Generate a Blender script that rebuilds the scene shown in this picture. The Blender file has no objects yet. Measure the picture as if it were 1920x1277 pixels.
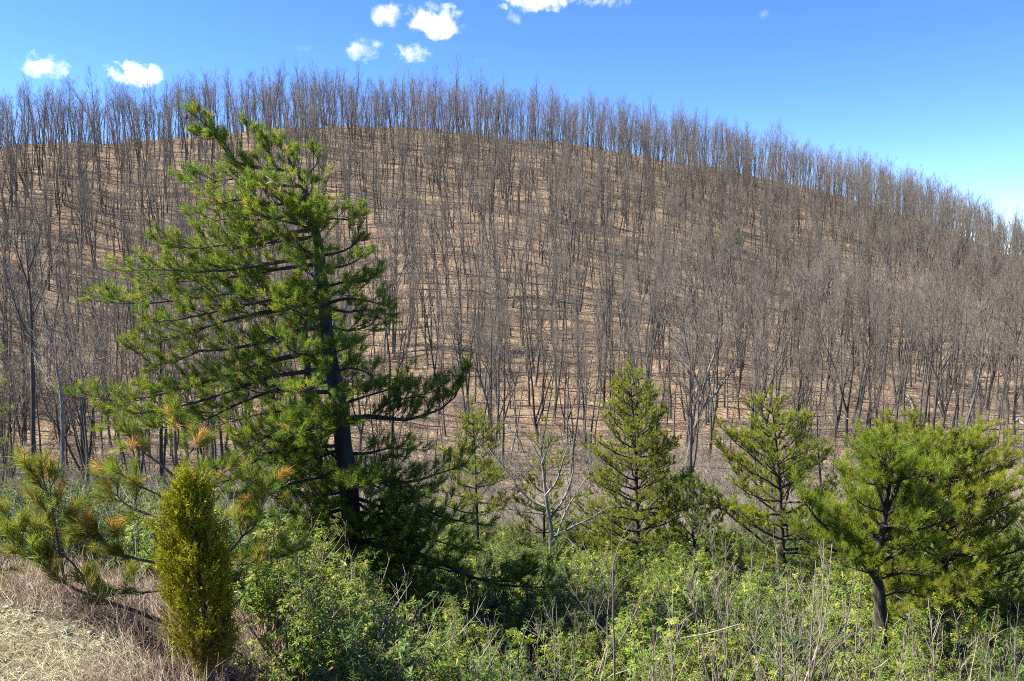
import bpy, math, random
import numpy as np
from mathutils import Vector, noise as mnoise

sc = bpy.context.scene
col = sc.collection
rad = math.radians

# ------------------------------------------------------------------ camera
F = 1493.0                       # focal length in pixels of the 1920 px wide photograph
PITCH = rad(-6.05)
cam_d = bpy.data.cameras.new('camera')
cam = bpy.data.objects.new('camera', cam_d)
col.objects.link(cam)
cam.location = (0, 0, 0)
cam.rotation_euler = (rad(90) + PITCH, 0, 0)
cam_d.sensor_width = 36
cam_d.lens = F / 1920 * 36
cam_d.clip_start = 0.1
cam_d.clip_end = 30000
sc.camera = cam

# ------------------------------------------------------------------ light
SUN_AZ = 85                      # degrees left of the viewing direction
SUN_EL = 45
w = bpy.data.worlds.new('World')
sc.world = w
w.use_nodes = True
nt = w.node_tree
bg = nt.nodes['Background']
sky = nt.nodes.new('ShaderNodeTexSky')
sky.sky_type = 'NISHITA'
sky.sun_disc = False
sky.sun_elevation = rad(SUN_EL)
sky.sun_rotation = rad(-SUN_AZ)
sky.altitude = 2600
sky.air_density = 0.8
sky.dust_density = 0.1
sky.ozone_density = 4.0
hs = nt.nodes.new('ShaderNodeHueSaturation')
hs.inputs['Saturation'].default_value = 1.18
hs.inputs['Hue'].default_value = 0.509
nt.links.new(sky.outputs[0], hs.inputs['Color'])
nt.links.new(hs.outputs[0], bg.inputs['Color'])
bg.inputs['Strength'].default_value = 0.108

sun_d = bpy.data.lights.new('sun', 'SUN')
sun_d.energy = 5.0
sun_d.angle = rad(0.53)
sun_d.color = (1.0, 0.95, 0.87)
sun = bpy.data.objects.new('sun', sun_d)
col.objects.link(sun)
SUN_DIR = Vector((-math.sin(rad(SUN_AZ)) * math.cos(rad(SUN_EL)), math.cos(rad(SUN_AZ)) * math.cos(rad(SUN_EL)), math.sin(rad(SUN_EL))))
sun.rotation_euler = (-SUN_DIR).to_track_quat('-Z', 'Y').to_euler()
sun.location = SUN_DIR * 100

vs = sc.view_settings
vs.view_transform = 'Standard'
vs.look = 'None'
vs.exposure = 1.6
vs.gamma = 1
vs.use_curve_mapping = False
sc.cycles.use_denoising = False
sc.cycles.max_bounces = 12
sc.cycles.diffuse_bounces = 5
sc.cycles.glossy_bounces = 2
sc.cycles.transmission_bounces = 4
sc.cycles.volume_bounces = 12
sc.cycles.volume_max_steps = 256
sc.cycles.sample_clamp_indirect = 4
sc.cycles.filter_width = 1.05

# ------------------------------------------------------------------ helpers
def P(px, py, Y):
    u = (px - 960) / F; v = (638.5 - py) / F
    d = np.array([u, math.cos(PITCH) - v * math.sin(PITCH), math.sin(PITCH) + v * math.cos(PITCH)])
    return d * (Y / d[1])

def vnoise(x, y, seed=0):
    x = np.asarray(x, float); y = np.asarray(y, float)
    xi = np.floor(x); yi = np.floor(y); fx = x - xi; fy = y - yi
    fx = fx * fx * (3 - 2 * fx); fy = fy * fy * (3 - 2 * fy)
    def h(a, b):
        s = np.sin(a * 127.1 + b * 311.7 + seed * 74.7) * 43758.5453
        return s - np.floor(s)
    return (h(xi, yi) * (1 - fx) + h(xi + 1, yi) * fx) * (1 - fy) + (h(xi, yi + 1) * (1 - fx) + h(xi + 1, yi + 1) * fx) * fy - 0.5

def curve(xs, ys):
    """monotone cubic interpolation"""
    xs = np.array(xs, float); ys = np.array(ys, float)
    d = np.diff(ys) / np.diff(xs)
    m = np.zeros(len(xs)); m[0] = d[0]; m[-1] = d[-1]
    for i in range(1, len(xs) - 1):
        m[i] = 0 if d[i - 1] * d[i] <= 0 else 2 * d[i - 1] * d[i] / (d[i - 1] + d[i])
    def f(x):
        x = np.clip(np.asarray(x, float), xs[0], xs[-1])
        i = np.clip(np.searchsorted(xs, x) - 1, 0, len(xs) - 2)
        h = xs[i + 1] - xs[i]; t = (x - xs[i]) / h
        return ((2*t**3 - 3*t**2 + 1) * ys[i] + (t**3 - 2*t**2 + t) * h * m[i] + (-2*t**3 + 3*t**2) * ys[i+1] + (t**3 - t**2) * h * m[i+1])
    return f

Lp = curve([-50, 0, 2, 5, 8.5, 12, 18, 26, 45], [-1.7, -1.7, -1.95, -2.8, -3.7, -5.2, -8.4, -11.6, -15.6])
Rp = curve([-50, 0, 1.2, 3, 9, 18, 26, 32, 45], [-1.7, -1.7, -1.9, -3.2, -6.9, -9.7, -12.0, -13.6, -15.8])
_px = np.array([-600, -200, 0, 300, 640, 960, 1280, 1500, 1700, 1920, 2200, 2700], float)
_yc = np.array([330, 300, 285, 262, 240, 260, 308, 350, 412, 492, 570, 640], float)
Dc_f = curve((_px - 960) / F, [140, 145, 152, 166, 180, 186, 200, 208, 212, 214, 215, 215])
Hr_f = curve((_px - 960) / F, [math.tan(math.atan((638.5 - y) / F) + PITCH) for y in _yc])
G = curve([0, .11, .34, .55, .72, .87, 1.0, 1.1, 1.3, 2.0, 4.0, 60], [0, .008, .15, .42, .66, .865, 1.0, 1.03, .88, .2, 0, 0])

def H(x, y, detail=True):
    x = np.asarray(x, float); y = np.asarray(y, float)
    k = np.clip((x + 6) / 7, 0, 1); k = k * k * (3 - 2 * k)
    near = Lp(y) * (1 - k) + Rp(y) * k
    t = x / np.maximum(y, 1.0)
    D = Dc_f(t); top = Hr_f(t) * D
    s = (y - 45) / (D - 45)
    g = G(np.maximum(s, 0))
    hill = -15.8 + (top + 15.8) * g
    z = np.where(y < 45, near, hill)
    if detail:
        a = np.clip((y - 30) / 40, 0, 1)
        z = z + vnoise(x * .11, y * .11, 3) * 1.1 * a + vnoise(x * .05 + y * .022, y * .026, 13) * 4.5 * np.clip((y - 50) / 40, 0, 1) * np.clip(1.15 - s, .25, 1) + vnoise(x * .3, y * .3, 5) * .45 * np.clip(y / 20, .25, 1) + vnoise(x * .9, y * .9, 8) * .14
    return z

def ground(px, Y):
    """point of the ground in the picture column px at distance Y"""
    x = 0
    z = -8.0
    for _ in range(12):
        # column px: x depends on the height only through the pitch
        u = (px - 960) / F
        c, s = math.cos(PITCH), math.sin(PITCH)
        depth = Y * c + z * s
        x = u * depth
        z = float(H(x, Y))
    return np.array([x, Y, z])

class MB:
    def __init__(s): s.v = []; s.f = []; s.c = []; s.n = 0
    def add(s, v, f, c):
        v = np.asarray(v, float).reshape(-1, 3); f = np.asarray(f, int).reshape(-1, 3)
        c = np.asarray(c, float)
        if c.ndim == 1: c = np.broadcast_to(c[:3], (len(v), 3))
        s.v.append(v); s.f.append(f + s.n); s.c.append(c); s.n += len(v)
    def mesh(s, name, mat, smooth=False):
        m = bpy.data.meshes.new(name)
        v = np.concatenate(s.v); f = np.concatenate(s.f); c = np.concatenate(s.c)
        m.vertices.add(len(v)); m.vertices.foreach_set('co', v.astype(np.float32).ravel())
        m.loops.add(f.size); m.loops.foreach_set('vertex_index', f.astype(np.int32).ravel())
        m.polygons.add(len(f)); m.polygons.foreach_set('loop_start', np.arange(0, f.size, 3, dtype=np.int32))
        a = m.color_attributes.new('Col', 'FLOAT_COLOR', 'POINT')
        a.data.foreach_set('color', np.concatenate([c, np.ones((len(c), 1))], 1).astype(np.float32).ravel())
        m.update(calc_edges=True); m.validate()
        if smooth: m.polygons.foreach_set('use_smooth', np.ones(len(f), bool))
        m.materials.append(mat)
        return m
    def build(s, name, mat, parent=None, smooth=False, loc=None):
        o = bpy.data.objects.new(name, s.mesh(name, mat, smooth))
        col.objects.link(o)
        if parent is not None: o.parent = parent
        if loc is not None: o.location = loc
        return o

def tag(o, label=None, cat=None, group=None, kind=None):
    if label: o['label'] = label
    if cat: o['category'] = cat
    if group: o['group'] = group
    if kind: o['kind'] = kind
    return o

def thing(name, label, cat, loc=(0, 0, 0), group=None):
    o = bpy.data.objects.new(name, None)
    o.empty_display_size = .3
    col.objects.link(o); o.location = loc
    return tag(o, label, cat, group)

def unit(a):
    a = np.asarray(a, float)
    return a / np.maximum(np.linalg.norm(a, axis=-1, keepdims=True), 1e-9)

def tube(mb, pts, rr, sides=6, c=(.2, .2, .2), lump=0, rng=None):
    pts = np.asarray(pts, float); n = len(pts); rr = np.broadcast_to(np.asarray(rr, float), (n,))
    tan = unit(np.gradient(pts, axis=0))
    ref = np.array([0.31, 0.95, 0.05]) if abs(tan[:, 2]).mean() > .5 else np.array([0.05, 0.1, 1.0])
    a = unit(np.cross(tan, ref)); b = np.cross(tan, a)
    th = np.arange(sides) / sides * 2 * math.pi
    R = rr[:, None]
    if lump and rng is not None: R = R * (1 + rng.uniform(-lump, lump, (n, sides)))
    else: R = np.repeat(R, sides, 1)
    v = pts[:, None] + (a[:, None] * np.cos(th)[None, :, None] + b[:, None] * np.sin(th)[None, :, None]) * R[..., None]
    v = v.reshape(-1, 3)
    i = np.arange(n - 1)[:, None] * sides; j = np.arange(sides)[None]; j2 = (j + 1) % sides
    q = np.stack([i + j, i + j2, i + sides + j2, i + sides + j], -1).reshape(-1, 4)
    f = np.concatenate([q[:, [0, 1, 2]], q[:, [0, 2, 3]]])
    tip = np.array([[ (n - 1) * sides + k, (n - 1) * sides + (k + 1) % sides, n * sides] for k in range(sides)])
    v = np.concatenate([v, pts[-1:] + tan[-1:] * rr[-1]])
    mb.add(v, np.concatenate([f, tip]), c)

def cones(mb, base, tip, r, c, rng):
    """one slender three-sided twig per row"""
    base = np.asarray(base); tip = np.asarray(tip); n = len(base)
    d = unit(tip - base); ref = unit(rng.normal(size=(n, 3)))
    a = unit(np.cross(d, ref)); b = np.cross(d, a); r = np.broadcast_to(r, (n,))[:, None]
    v = np.stack([base + a * r, base + (-.5 * a + .87 * b) * r, base + (-.5 * a - .87 * b) * r, tip], 1)
    k = np.arange(n)[:, None] * 4
    f = np.stack([k + [0, 1, 3], k + [1, 2, 3], k + [2, 0, 3]], 1)
    c = np.asarray(c, float)
    if c.ndim == 2: c = np.repeat(c, 4, 0)
    mb.add(v, f, c)

def along(pts, t):
    pts = np.asarray(pts, float)
    seg = np.linalg.norm(np.diff(pts, axis=0), axis=1); s = np.concatenate([[0], np.cumsum(seg)]); L = s[-1]
    t = np.atleast_1d(t) * L
    p = np.stack([np.interp(t, s, pts[:, k]) for k in range(3)], 1)
    tg = unit(np.gradient(pts, axis=0))
    d = unit(np.stack([np.interp(t, s, tg[:, k]) for k in range(3)], 1))
    return p, d, L

def spline(ctrl, n):
    """Catmull-Rom through the control points"""
    c = np.asarray(ctrl, float)
    c = np.concatenate([[2 * c[0] - c[1]], c, [2 * c[-1] - c[-2]]])
    out = []
    m = len(c) - 3
    for k in range(n):
        u = k / (n - 1) * m; i = min(int(u), m - 1); t = u - i
        p0, p1, p2, p3 = c[i:i + 4]
        out.append(.5 * ((2 * p1) + (-p0 + p2) * t + (2*p0 - 5*p1 + 4*p2 - p3) * t*t + (-p0 + 3*p1 - 3*p2 + p3) * t**3))
    return np.array(out)

def sway(p0, d, L, n, rng, wob=.1, up=0.0):
    """wandering polyline"""
    d = unit(np.asarray(d, float)); pts = [np.asarray(p0, float)]
    for k in range(n):
        d = unit(d + rng.normal(0, wob, 3) + np.array([0, 0, up]))
        pts.append(pts[-1] + d * L / n)
    return np.array(pts)

def off_dirs(d, rng, ang, up=0.):
    """directions leaving the rows of d at about ang radians"""
    p = unit(np.cross(d, rng.normal(size=d.shape)))
    a = ang if np.ndim(ang) == 0 else np.asarray(ang)[:, None]
    return unit(d * np.cos(a) + p * np.sin(a) + np.array([0, 0, up]))

def pick(rng, pal, n, jit=.15):
    """colours: palette rows picked at random, brightness varied a little"""
    pal = np.asarray(pal, float)
    return pal[rng.integers(0, len(pal), n)] * rng.uniform(1 - jit, 1 + jit, (n, 1))

# ------------------------------------------------------------------ materials
def new_mat(name):
    m = bpy.data.materials.new(name); m.use_nodes = True
    n = m.node_tree.nodes; b = n['Principled BSDF']
    return m, m.node_tree, n, b

def bark_mat(name, rough=.9, scale=14, lo=.6, hi=1.35, bump=.4, rnd=.35, stretch=.25):
    m, t, n, b = new_mat(name)
    at = n.new('ShaderNodeAttribute'); at.attribute_name = 'Col'
    tc = n.new('ShaderNodeTexCoord'); mp = n.new('ShaderNodeMapping'); mp.inputs['Scale'].default_value = (1, 1, stretch)
    t.links.new(tc.outputs['Object'], mp.inputs['Vector'])
    nz = n.new('ShaderNodeTexNoise'); nz.inputs['Scale'].default_value = scale; nz.inputs['Detail'].default_value = 5
    t.links.new(mp.outputs[0], nz.inputs['Vector'])
    oi = n.new('ShaderNodeObjectInfo')
    r1 = n.new('ShaderNodeMapRange'); r1.inputs['From Min'].default_value = .3; r1.inputs['From Max'].default_value = .7
    r1.inputs['To Min'].default_value = lo; r1.inputs['To Max'].default_value = hi
    t.links.new(nz.outputs['Fac'], r1.inputs['Value'])
    r2 = n.new('ShaderNodeMapRange'); r2.inputs['To Min'].default_value = 1 - rnd; r2.inputs['To Max'].default_value = 1 + rnd
    t.links.new(oi.outputs['Random'], r2.inputs['Value'])
    mu = n.new('ShaderNodeMath'); mu.operation = 'MULTIPLY'
    t.links.new(r1.outputs[0], mu.inputs[0]); t.links.new(r2.outputs[0], mu.inputs[1])
    mx = n.new('ShaderNodeVectorMath'); mx.operation = 'SCALE'
    t.links.new(at.outputs['Color'], mx.inputs[0]); t.links.new(mu.outputs[0], mx.inputs['Scale'])
    t.links.new(mx.outputs[0], b.inputs['Base Color'])
    b.inputs['Roughness'].default_value = rough; b.inputs['Specular IOR Level'].default_value = .2
    bp = n.new('ShaderNodeBump'); bp.inputs['Strength'].default_value = bump; bp.inputs['Distance'].default_value = .04
    t.links.new(nz.outputs['Fac'], bp.inputs['Height']); t.links.new(bp.outputs[0], b.inputs['Normal'])
    return m

def leaf_mat(name, rough=.45, spec=.4, trans=.35, rnd=.15):
    m, t, n, b = new_mat(name)
    at = n.new('ShaderNodeAttribute'); at.attribute_name = 'Col'
    oi = n.new('ShaderNodeObjectInfo')
    r2 = n.new('ShaderNodeMapRange'); r2.inputs['To Min'].default_value = 1 - rnd; r2.inputs['To Max'].default_value = 1 + rnd
    t.links.new(oi.outputs['Random'], r2.inputs['Value'])
    mx = n.new('ShaderNodeVectorMath'); mx.operation = 'SCALE'
    t.links.new(at.outputs['Color'], mx.inputs[0]); t.links.new(r2.outputs[0], mx.inputs['Scale'])
    t.links.new(mx.outputs[0], b.inputs['Base Color'])
    b.inputs['Roughness'].default_value = rough; b.inputs['Specular IOR Level'].default_value = spec
    tr = n.new('ShaderNodeBsdfTranslucent')
    t.links.new(mx.outputs[0], tr.inputs['Color'])
    ms = n.new('ShaderNodeMixShader'); ms.inputs[0].default_value = trans
    t.links.new(b.outputs[0], ms.inputs[1]); t.links.new(tr.outputs[0], ms.inputs[2])
    t.links.new(ms.outputs[0], n['Material Output'].inputs['Surface'])
    return m

M_bark = bark_mat('pine_bark', scale=10, lo=.45, hi=1.5, bump=.8, rnd=.1)
M_grey = bark_mat('grey_bark', scale=9, lo=.55, hi=1.5, bump=.4, rnd=.35)
M_twig = bark_mat('twig_bark', scale=3, lo=.8, hi=1.2, bump=0, rnd=.3)
M_needle = leaf_mat('pine_needles', .45, .25, .5)
M_cedar = leaf_mat('cedar_foliage', .6, .2, .3, .1)
M_laurel = leaf_mat('laurel_leaves', .42, .14, .4)
M_dry = leaf_mat('dry_grass_blades', .8, .1, .25)
M_wood = bark_mat('weathered_wood', scale=8, lo=.7, hi=1.25, bump=.3, rnd=.2)

def ground_mat():
    m, t, n, b = new_mat('leaf_litter_ground')
    L = t.links.new
    tc = n.new('ShaderNodeTexCoord')
    def noise(scale, detail=6, rough=.6, vec=None):
        z = n.new('ShaderNodeTexNoise'); z.inputs['Scale'].default_value = scale; z.inputs['Detail'].default_value = detail; z.inputs['Roughness'].default_value = rough
        L(vec or tc.outputs['Object'], z.inputs['Vector']); return z
    def ramp(src, stops):
        r = n.new('ShaderNodeValToRGB'); e = r.color_ramp.elements
        e[0].position, e[0].color = stops[0][0], (*stops[0][1], 1); e[1].position, e[1].color = stops[-1][0], (*stops[-1][1], 1)
        for p, c in stops[1:-1]:
            q = e.new(p); q.color = (*c, 1)
        L(src, r.inputs['Fac']); return r
    def mix(f, a, c, mode='MIX'):
        x = n.new('ShaderNodeMix'); x.data_type = 'RGBA'; x.blend_type = mode
        if isinstance(f, (int, float)): x.inputs['Factor'].default_value = f
        else: L(f, x.inputs['Factor'])
        L(a, x.inputs['A']); L(c, x.inputs['B']); return x.outputs['Result']
    fine = noise(5.5, 8, .75); mid = noise(.55, 6, .65); big = noise(.09, 4, .5)
    vor = n.new('ShaderNodeTexVoronoi'); vor.inputs['Scale'].default_value = 7; L(tc.outputs['Object'], vor.inputs['Vector'])
    leaf = ramp(vor.outputs['Color'], [(.1, (.18, .128, .08)), (.45, (.34, .26, .165)), (.62, (.43, .335, .22)), (.9, (.27, .185, .115))])
    fr = ramp(fine.outputs['Fac'], [(.39, (.05, .036, .026)), (.48, (.28, .212, .14)), (.57, (.45, .355, .238)), (.7, (.57, .47, .335))])
    litter = mix(.55, leaf.outputs[0], fr.outputs[0])
    mr = ramp(mid.outputs['Fac'], [(.32, (.55, .52, .48)), (.5, (1.0, .96, .92)), (.7, (1.22, 1.16, 1.06))])
    litter = mix(1.0, litter, mr.outputs[0], 'MULTIPLY')
    br = ramp(big.outputs['Fac'], [(.35, (.86, .84, .84)), (.65, (1.08, 1.04, .98))])
    litter = mix(1.0, litter, br.outputs[0], 'MULTIPLY')
    # dry grass and pale moss on the near bank
    g1 = noise(9, 8, .7); g2 = noise(1.7, 5, .6)
    gr = ramp(g1.outputs['Fac'], [(.3, (.24, .19, .11)), (.5, (.50, .43, .26)), (.7, (.64, .58, .40))])
    mo = ramp(g2.outputs['Fac'], [(.42, (.42, .34, .2)), (.6, (.46, .46, .32))])
    grass = mix(.5, gr.outputs[0], mo.outputs[0])
    at = n.new('ShaderNodeAttribute'); at.attribute_name = 'Col'
    sp = n.new('ShaderNodeSeparateColor'); L(at.outputs['Color'], sp.inputs[0])
    duff = ramp(fine.outputs['Fac'], [(.35, (.05, .04, .028)), (.6, (.16, .12, .08))])
    c1 = mix(sp.outputs['Green'], litter, duff.outputs[0])
    c2 = mix(sp.outputs['Red'], c1, grass)
    L(c2, b.inputs['Base Color'])
    b.inputs['Roughness'].default_value = .95; b.inputs['Specular IOR Level'].default_value = .1
    bp = n.new('ShaderNodeBump'); bp.inputs['Strength'].default_value = .9; bp.inputs['Distance'].default_value = .25
    ad = n.new('ShaderNodeMath'); ad.operation = 'ADD'; L(fine.outputs['Fac'], ad.inputs[0]); L(mid.outputs['Fac'], ad.inputs[1])
    L(ad.outputs[0], bp.inputs['Height']); L(bp.outputs[0], b.inputs['Normal'])
    return m
M_ground = ground_mat()

# ------------------------------------------------------------------ ground
def grass_zone(x, y):
    """1 on the open dry bank at the lower left"""
    e = -2.95 - .36 * (y - 6.2) + vnoise(x * .8, y * .8, 2) * .9
    a = np.clip((e - x) / .9, 0, 1)
    b = np.clip((8.7 + vnoise(x, y, 6) * 1.0 - y) / 1.2, 0, 1)
    return np.where(y > 1.5, a * b, np.clip((1.7 - y) / .3, 0, 1))

def make_ground():
    th = np.concatenate([np.linspace(-42, 42, 300), np.linspace(43.5, 316.5, 120)])
    th = np.radians(th)
    r = np.concatenate([[0], np.linspace(.6, 12, 44), 12 * (300 / 12) ** (np.arange(1, 200) / 199), 300 * (9000 / 300) ** (np.arange(1, 26) / 25)])
    T, R = np.meshgrid(th, r)
    x = np.sin(T) * R; y = np.cos(T) * R
    z = H(x, y)
    n, m = x.shape
    i = np.arange(n - 1)[:, None] * m; j = np.arange(m)[None]; j2 = (j + 1) % m
    q = np.stack([i + j, i + m + j, i + m + j2, i + j2], -1).reshape(-1, 4)
    f = np.concatenate([q[:, [0, 2, 1]], q[:, [0, 3, 2]]])
    c = np.zeros((x.size, 3))
    gx, gy = x.ravel(), y.ravel()
    c[:, 0] = grass_zone(gx, gy)
    c[:, 1] = np.clip((46 - gy) / 10, 0, 1) * (gy > 0)
    mb = MB(); mb.add(np.stack([x, y, z], -1), f, c)
    o = mb.build('ground', M_ground, smooth=True)
    tag(o, 'steep leaf covered hill rising behind a green valley floor and dry bank', kind='structure')
make_ground()

# ------------------------------------------------------------------ bare trees of the hillside
C_BARK = [(.085, .074, .062), (.115, .104, .09), (.066, .058, .05)]
C_TWIG = (.165, .138, .108)

def grow_twigs(mb, polys, rng, per_m, L, r, c, ang=(.4, .9), up=.25, tmin=.15):
    B, T, R = [], [], []
    for pts in polys:
        p, d, ln = along(pts, [0.])
        n = max(2, int(ln * per_m))
        t = rng.uniform(tmin, 1, n)
        p, d, _ = along(pts, t)
        dd = off_dirs(d, rng, rng.uniform(*ang, n), up)
        l = rng.uniform(.5, 1.2, n) * L
        B.append(p); T.append(p + dd * l[:, None]); R.append(r * l / L)
    B = np.concatenate(B); T = np.concatenate(T); R = np.concatenate(R)
    cc = np.asarray(c)[None] * rng.uniform(.75, 1.25, (len(B), 1))
    cones(mb, B, T, R, cc, rng)
    return B, T

def bare_tree(seed, h=12, r0=.15, base=.42, nl=17, spread=.55, fork=0, lean=(0, 0), bark=None):
    rng = np.random.default_rng(seed)
    bark = bark or C_BARK[seed % 3]
    tk, cr = MB(), MB()
    n = 11
    tr = sway((0, 0, -.4), (lean[0], lean[1], 1), h + .4, n, rng, .045, .05)
    rr = r0 * (1 - np.linspace(0, 1, n + 1) ** 1.2 * .93); rr[0] *= 1.35
    stems = [(tr, rr, base)]
    tube(tk, tr, rr, 6, bark)
    for k in range(fork):
        t0 = rng.uniform(.12, .4)
        p, d, _ = along(tr, [t0])
        a = rng.uniform(0, 6.28)
        dd = np.array([math.cos(a) * .38, math.sin(a) * .38, 1])
        L = h * (1 - t0) * rng.uniform(.8, .97)
        s = sway(p[0], dd, L, 8, rng, .07, .07)
        sr = r0 * rng.uniform(.55, .75) * (1 - np.linspace(0, 1, 9) * .92)
        tube(tk, s, sr, 5, bark); stems.append((s, sr, .35))
    subs, limbs = [], []
    for s, sr, b0 in stems:
        _, _, SL = along(s, [0])
        for k in range(nl if s is tr else nl * 2 // 3):
            t = b0 + (1 - b0) * (k + rng.uniform(0, 1)) / nl * 1.0 * (1 if s is tr else 1.5)
            t = min(t, .97)
            p, d, _ = along(s, [t])
            L = h * (.10 + .22 * (1 - t) ** .7 + (.05 if t > .5 else 0)) * rng.uniform(.65, 1.25)
            dd = off_dirs(d, rng, spread * rng.uniform(.7, 1.4), .1)[0]
            li = sway(p[0], dd, L, 5, rng, .13, .09)
            r = np.interp(t, np.linspace(0, 1, len(sr)), sr) * rng.uniform(.35, .6)
            tube(tk, li, np.maximum(r * (1 - np.linspace(0, 1, 6) * .85), .008), 4, bark)
            limbs.append(li)
            for q in range(int(2 + L * 1.1)):
                t2 = rng.uniform(.2, .98)
                p2, d2, _ = along(li, [t2])
                L2 = rng.uniform(.3, .7) * L * (1.1 - .6 * t2) + .25
                sb = sway(p2[0], off_dirs(d2, rng, rng.uniform(.4, .9), .15)[0], L2, 3, rng, .14, .08)
                tube(cr, sb, [.012, .009, .0065, .003], 3, C_TWIG)
                subs.append(sb)
        # low dead stubs
        for k in range(rng.integers(1, 5)):
            p, d, _ = along(s, [rng.uniform(.12, b0 + .1)])
            li = sway(p[0], off_dirs(d, rng, rng.uniform(.8, 1.3))[0], rng.uniform(.4, 1.6), 3, rng, .15, .03)
            tube(tk, li, [.022, .015, .01, .005], 3, bark)
    grow_twigs(cr, limbs + [s[len(s) // 2:] for s, _, _ in stems], rng, 2.5, .6, .006, C_TWIG)
    grow_twigs(cr, subs, rng, 2.7, .5, .0055, C_TWIG)
    return tk, cr

VAR = []      # (trunk mesh, crown mesh, height, kind)
spec = [  # h, r0, base, limbs, spread, fork, lean, kind
    (12.5, .12, .50, 17, .50, 0, (.00, .0), 'straight'), (13.2, .14, .55, 16, .48, 0, (.02, .01), 'straight'),
    (11.2, .11, .52, 15, .45, 0, (-.02, .0), 'straight'), (12.0, .12, .58, 14, .5, 0, (.03, .0), 'straight'),
    (13.0, .135, .42, 19, .6, 0, (-.01, .02), 'straight'), (12.3, .135, .45, 15, .55, 1, (.03, .0), 'forked'),
    (11.6, .13, .42, 15, .6, 1, (-.05, .0), 'forked'), (12.8, .15, .45, 14, .55, 2, (.0, .0), 'forked'),
    (10.2, .14, .38, 17, .7, 1, (.14, .0), 'leaning'), (11.0, .13, .45, 16, .6, 0, (-.16, .0), 'leaning'),
    (10.4, .13, .45, 16, .55, 0, (.2, .05), 'leaning'), (7.0, .065, .3, 14, .55, 0, (.04, 0), 'slender'),
    (6.0, .055, .25, 14, .6, 0, (-.05, 0), 'slender'), (8.2, .075, .35, 15, .5, 1, (.02, 0), 'slender'),
]
for i, (h, r0, b0, nl, spd, fk, ln, kd) in enumerate(spec):
    tk, cr = bare_tree(100 + i, h, r0, b0, nl, spd, fk, ln)
    VAR.append((tk.mesh('trunk', M_grey), cr.mesh('crown', M_twig), h, kd))

rng = np.random.default_rng(7)
cand = []
for gy in np.arange(47, 240, 2.34):
    for gx in np.arange(-.76 * gy - 4, .76 * gy + 4, 2.34):
        x = gx + rng.uniform(-1.9, 1.9); y = gy + rng.uniform(-1.9, 1.9)
        D = float(Dc_f(x / y))
        if y > D * 1.07 or y < 47: continue
        dens = .84 + .5 * float(vnoise(x * .07, y * .07, 11)) + (.5 if x / y < -.38 else 0)
        if y < 66 and x / y > -.3: dens *= .35 + .65 * max(0, (y - 50) / 16)
        if rng.random() > dens: continue
        cand.append((x, y))
cand = np.array(cand)
cz = H(cand[:, 0], cand[:, 1])
kinds = rng.choice(len(VAR), len(cand), p=np.array([9, 9, 9, 9, 8, 7, 7, 5, 4, 4, 3, 9, 8, 9]) / 100)
scl = rng.uniform(.60, 1.02, len(cand)) * np.where(rng.random(len(cand)) < .05, 1.18, 1) * np.where(cand[:, 0] / cand[:, 1] < -.42, .92, 1); rot = rng.uniform(0, 6.283, len(cand))
tilt = rng.normal(0, .04, (len(cand), 2))
uv = cand[:, 0] / cand[:, 1]
in_view = np.abs(uv) < .69
size = np.array([VAR[k][2] for k in kinds]) * scl / cand[:, 1] * in_view
order = np.argsort(-size)
near_ids = list(order[:255])
for k in range(len(VAR)):
    near_ids += [i for i in order if kinds[i] == k and i not in near_ids][:2]
near_set = set(int(i) for i in near_ids)

def place_words(x, y):
    px = 960 + x / y * F
    for lim, wd in ((150, 'near the left edge'), (330, 'left of the tall pine'), (480, "behind the tall pine's limb tips"), (600, "behind the tall pine's left limbs"), (700, "behind the tall pine's trunk"), (870, 'just right of the tall pine'),
                    (980, 'left of the pale spreading tree'), (1100, 'above the pale spreading tree'), (1210, 'above the pointed young pine'), (1330, 'just right of the pointed pine'),
                    (1480, 'just left of the layered pine'), (1620, 'right of the layered pine'), (1720, 'above the round topped pine'), (1830, 'right of the round topped pine'), (9999, 'near the right edge')):
        if px < lim: return wd
ADJ = {'straight': 'straight bare tree', 'forked': 'forked bare tree', 'leaning': 'leaning bare tree', 'slender': 'slender bare sapling'}
def tree_words(k, s, x, y):
    sz = 'very tall' if s > 1.05 else 'tall' if s > .9 else 'medium height' if s > .77 else 'short'
    row = 'at the hill foot' if y < 56 else 'just above the hill foot' if y < 63 else 'a little up the hill' if y < 70 else 'well up the hill'
    return '%s %s %s %s' % (sz, ADJ[k], row, place_words(x, y))
protos = {}
for i in near_ids:
    x, y = cand[i]; k = int(kinds[i]); tm, cm, h, kd = VAR[k]
    r = thing('bare_tree', '', 'tree', (x, y, cz[i]), 'leafless trees on the lower hillside')
    r['label'] = tree_words(kd, scl[i], x, y)
    r.rotation_euler = (tilt[i, 0], tilt[i, 1], rot[i]); r.scale = (scl[i],) * 3
    a = bpy.data.objects.new('trunk', tm); col.objects.link(a); a.parent = r
    b = bpy.data.objects.new('crown', cm); col.objects.link(b); b.parent = r
    protos.setdefault(k, (a, b))
for k in range(len(VAR)):
    assert k in protos, k

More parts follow.
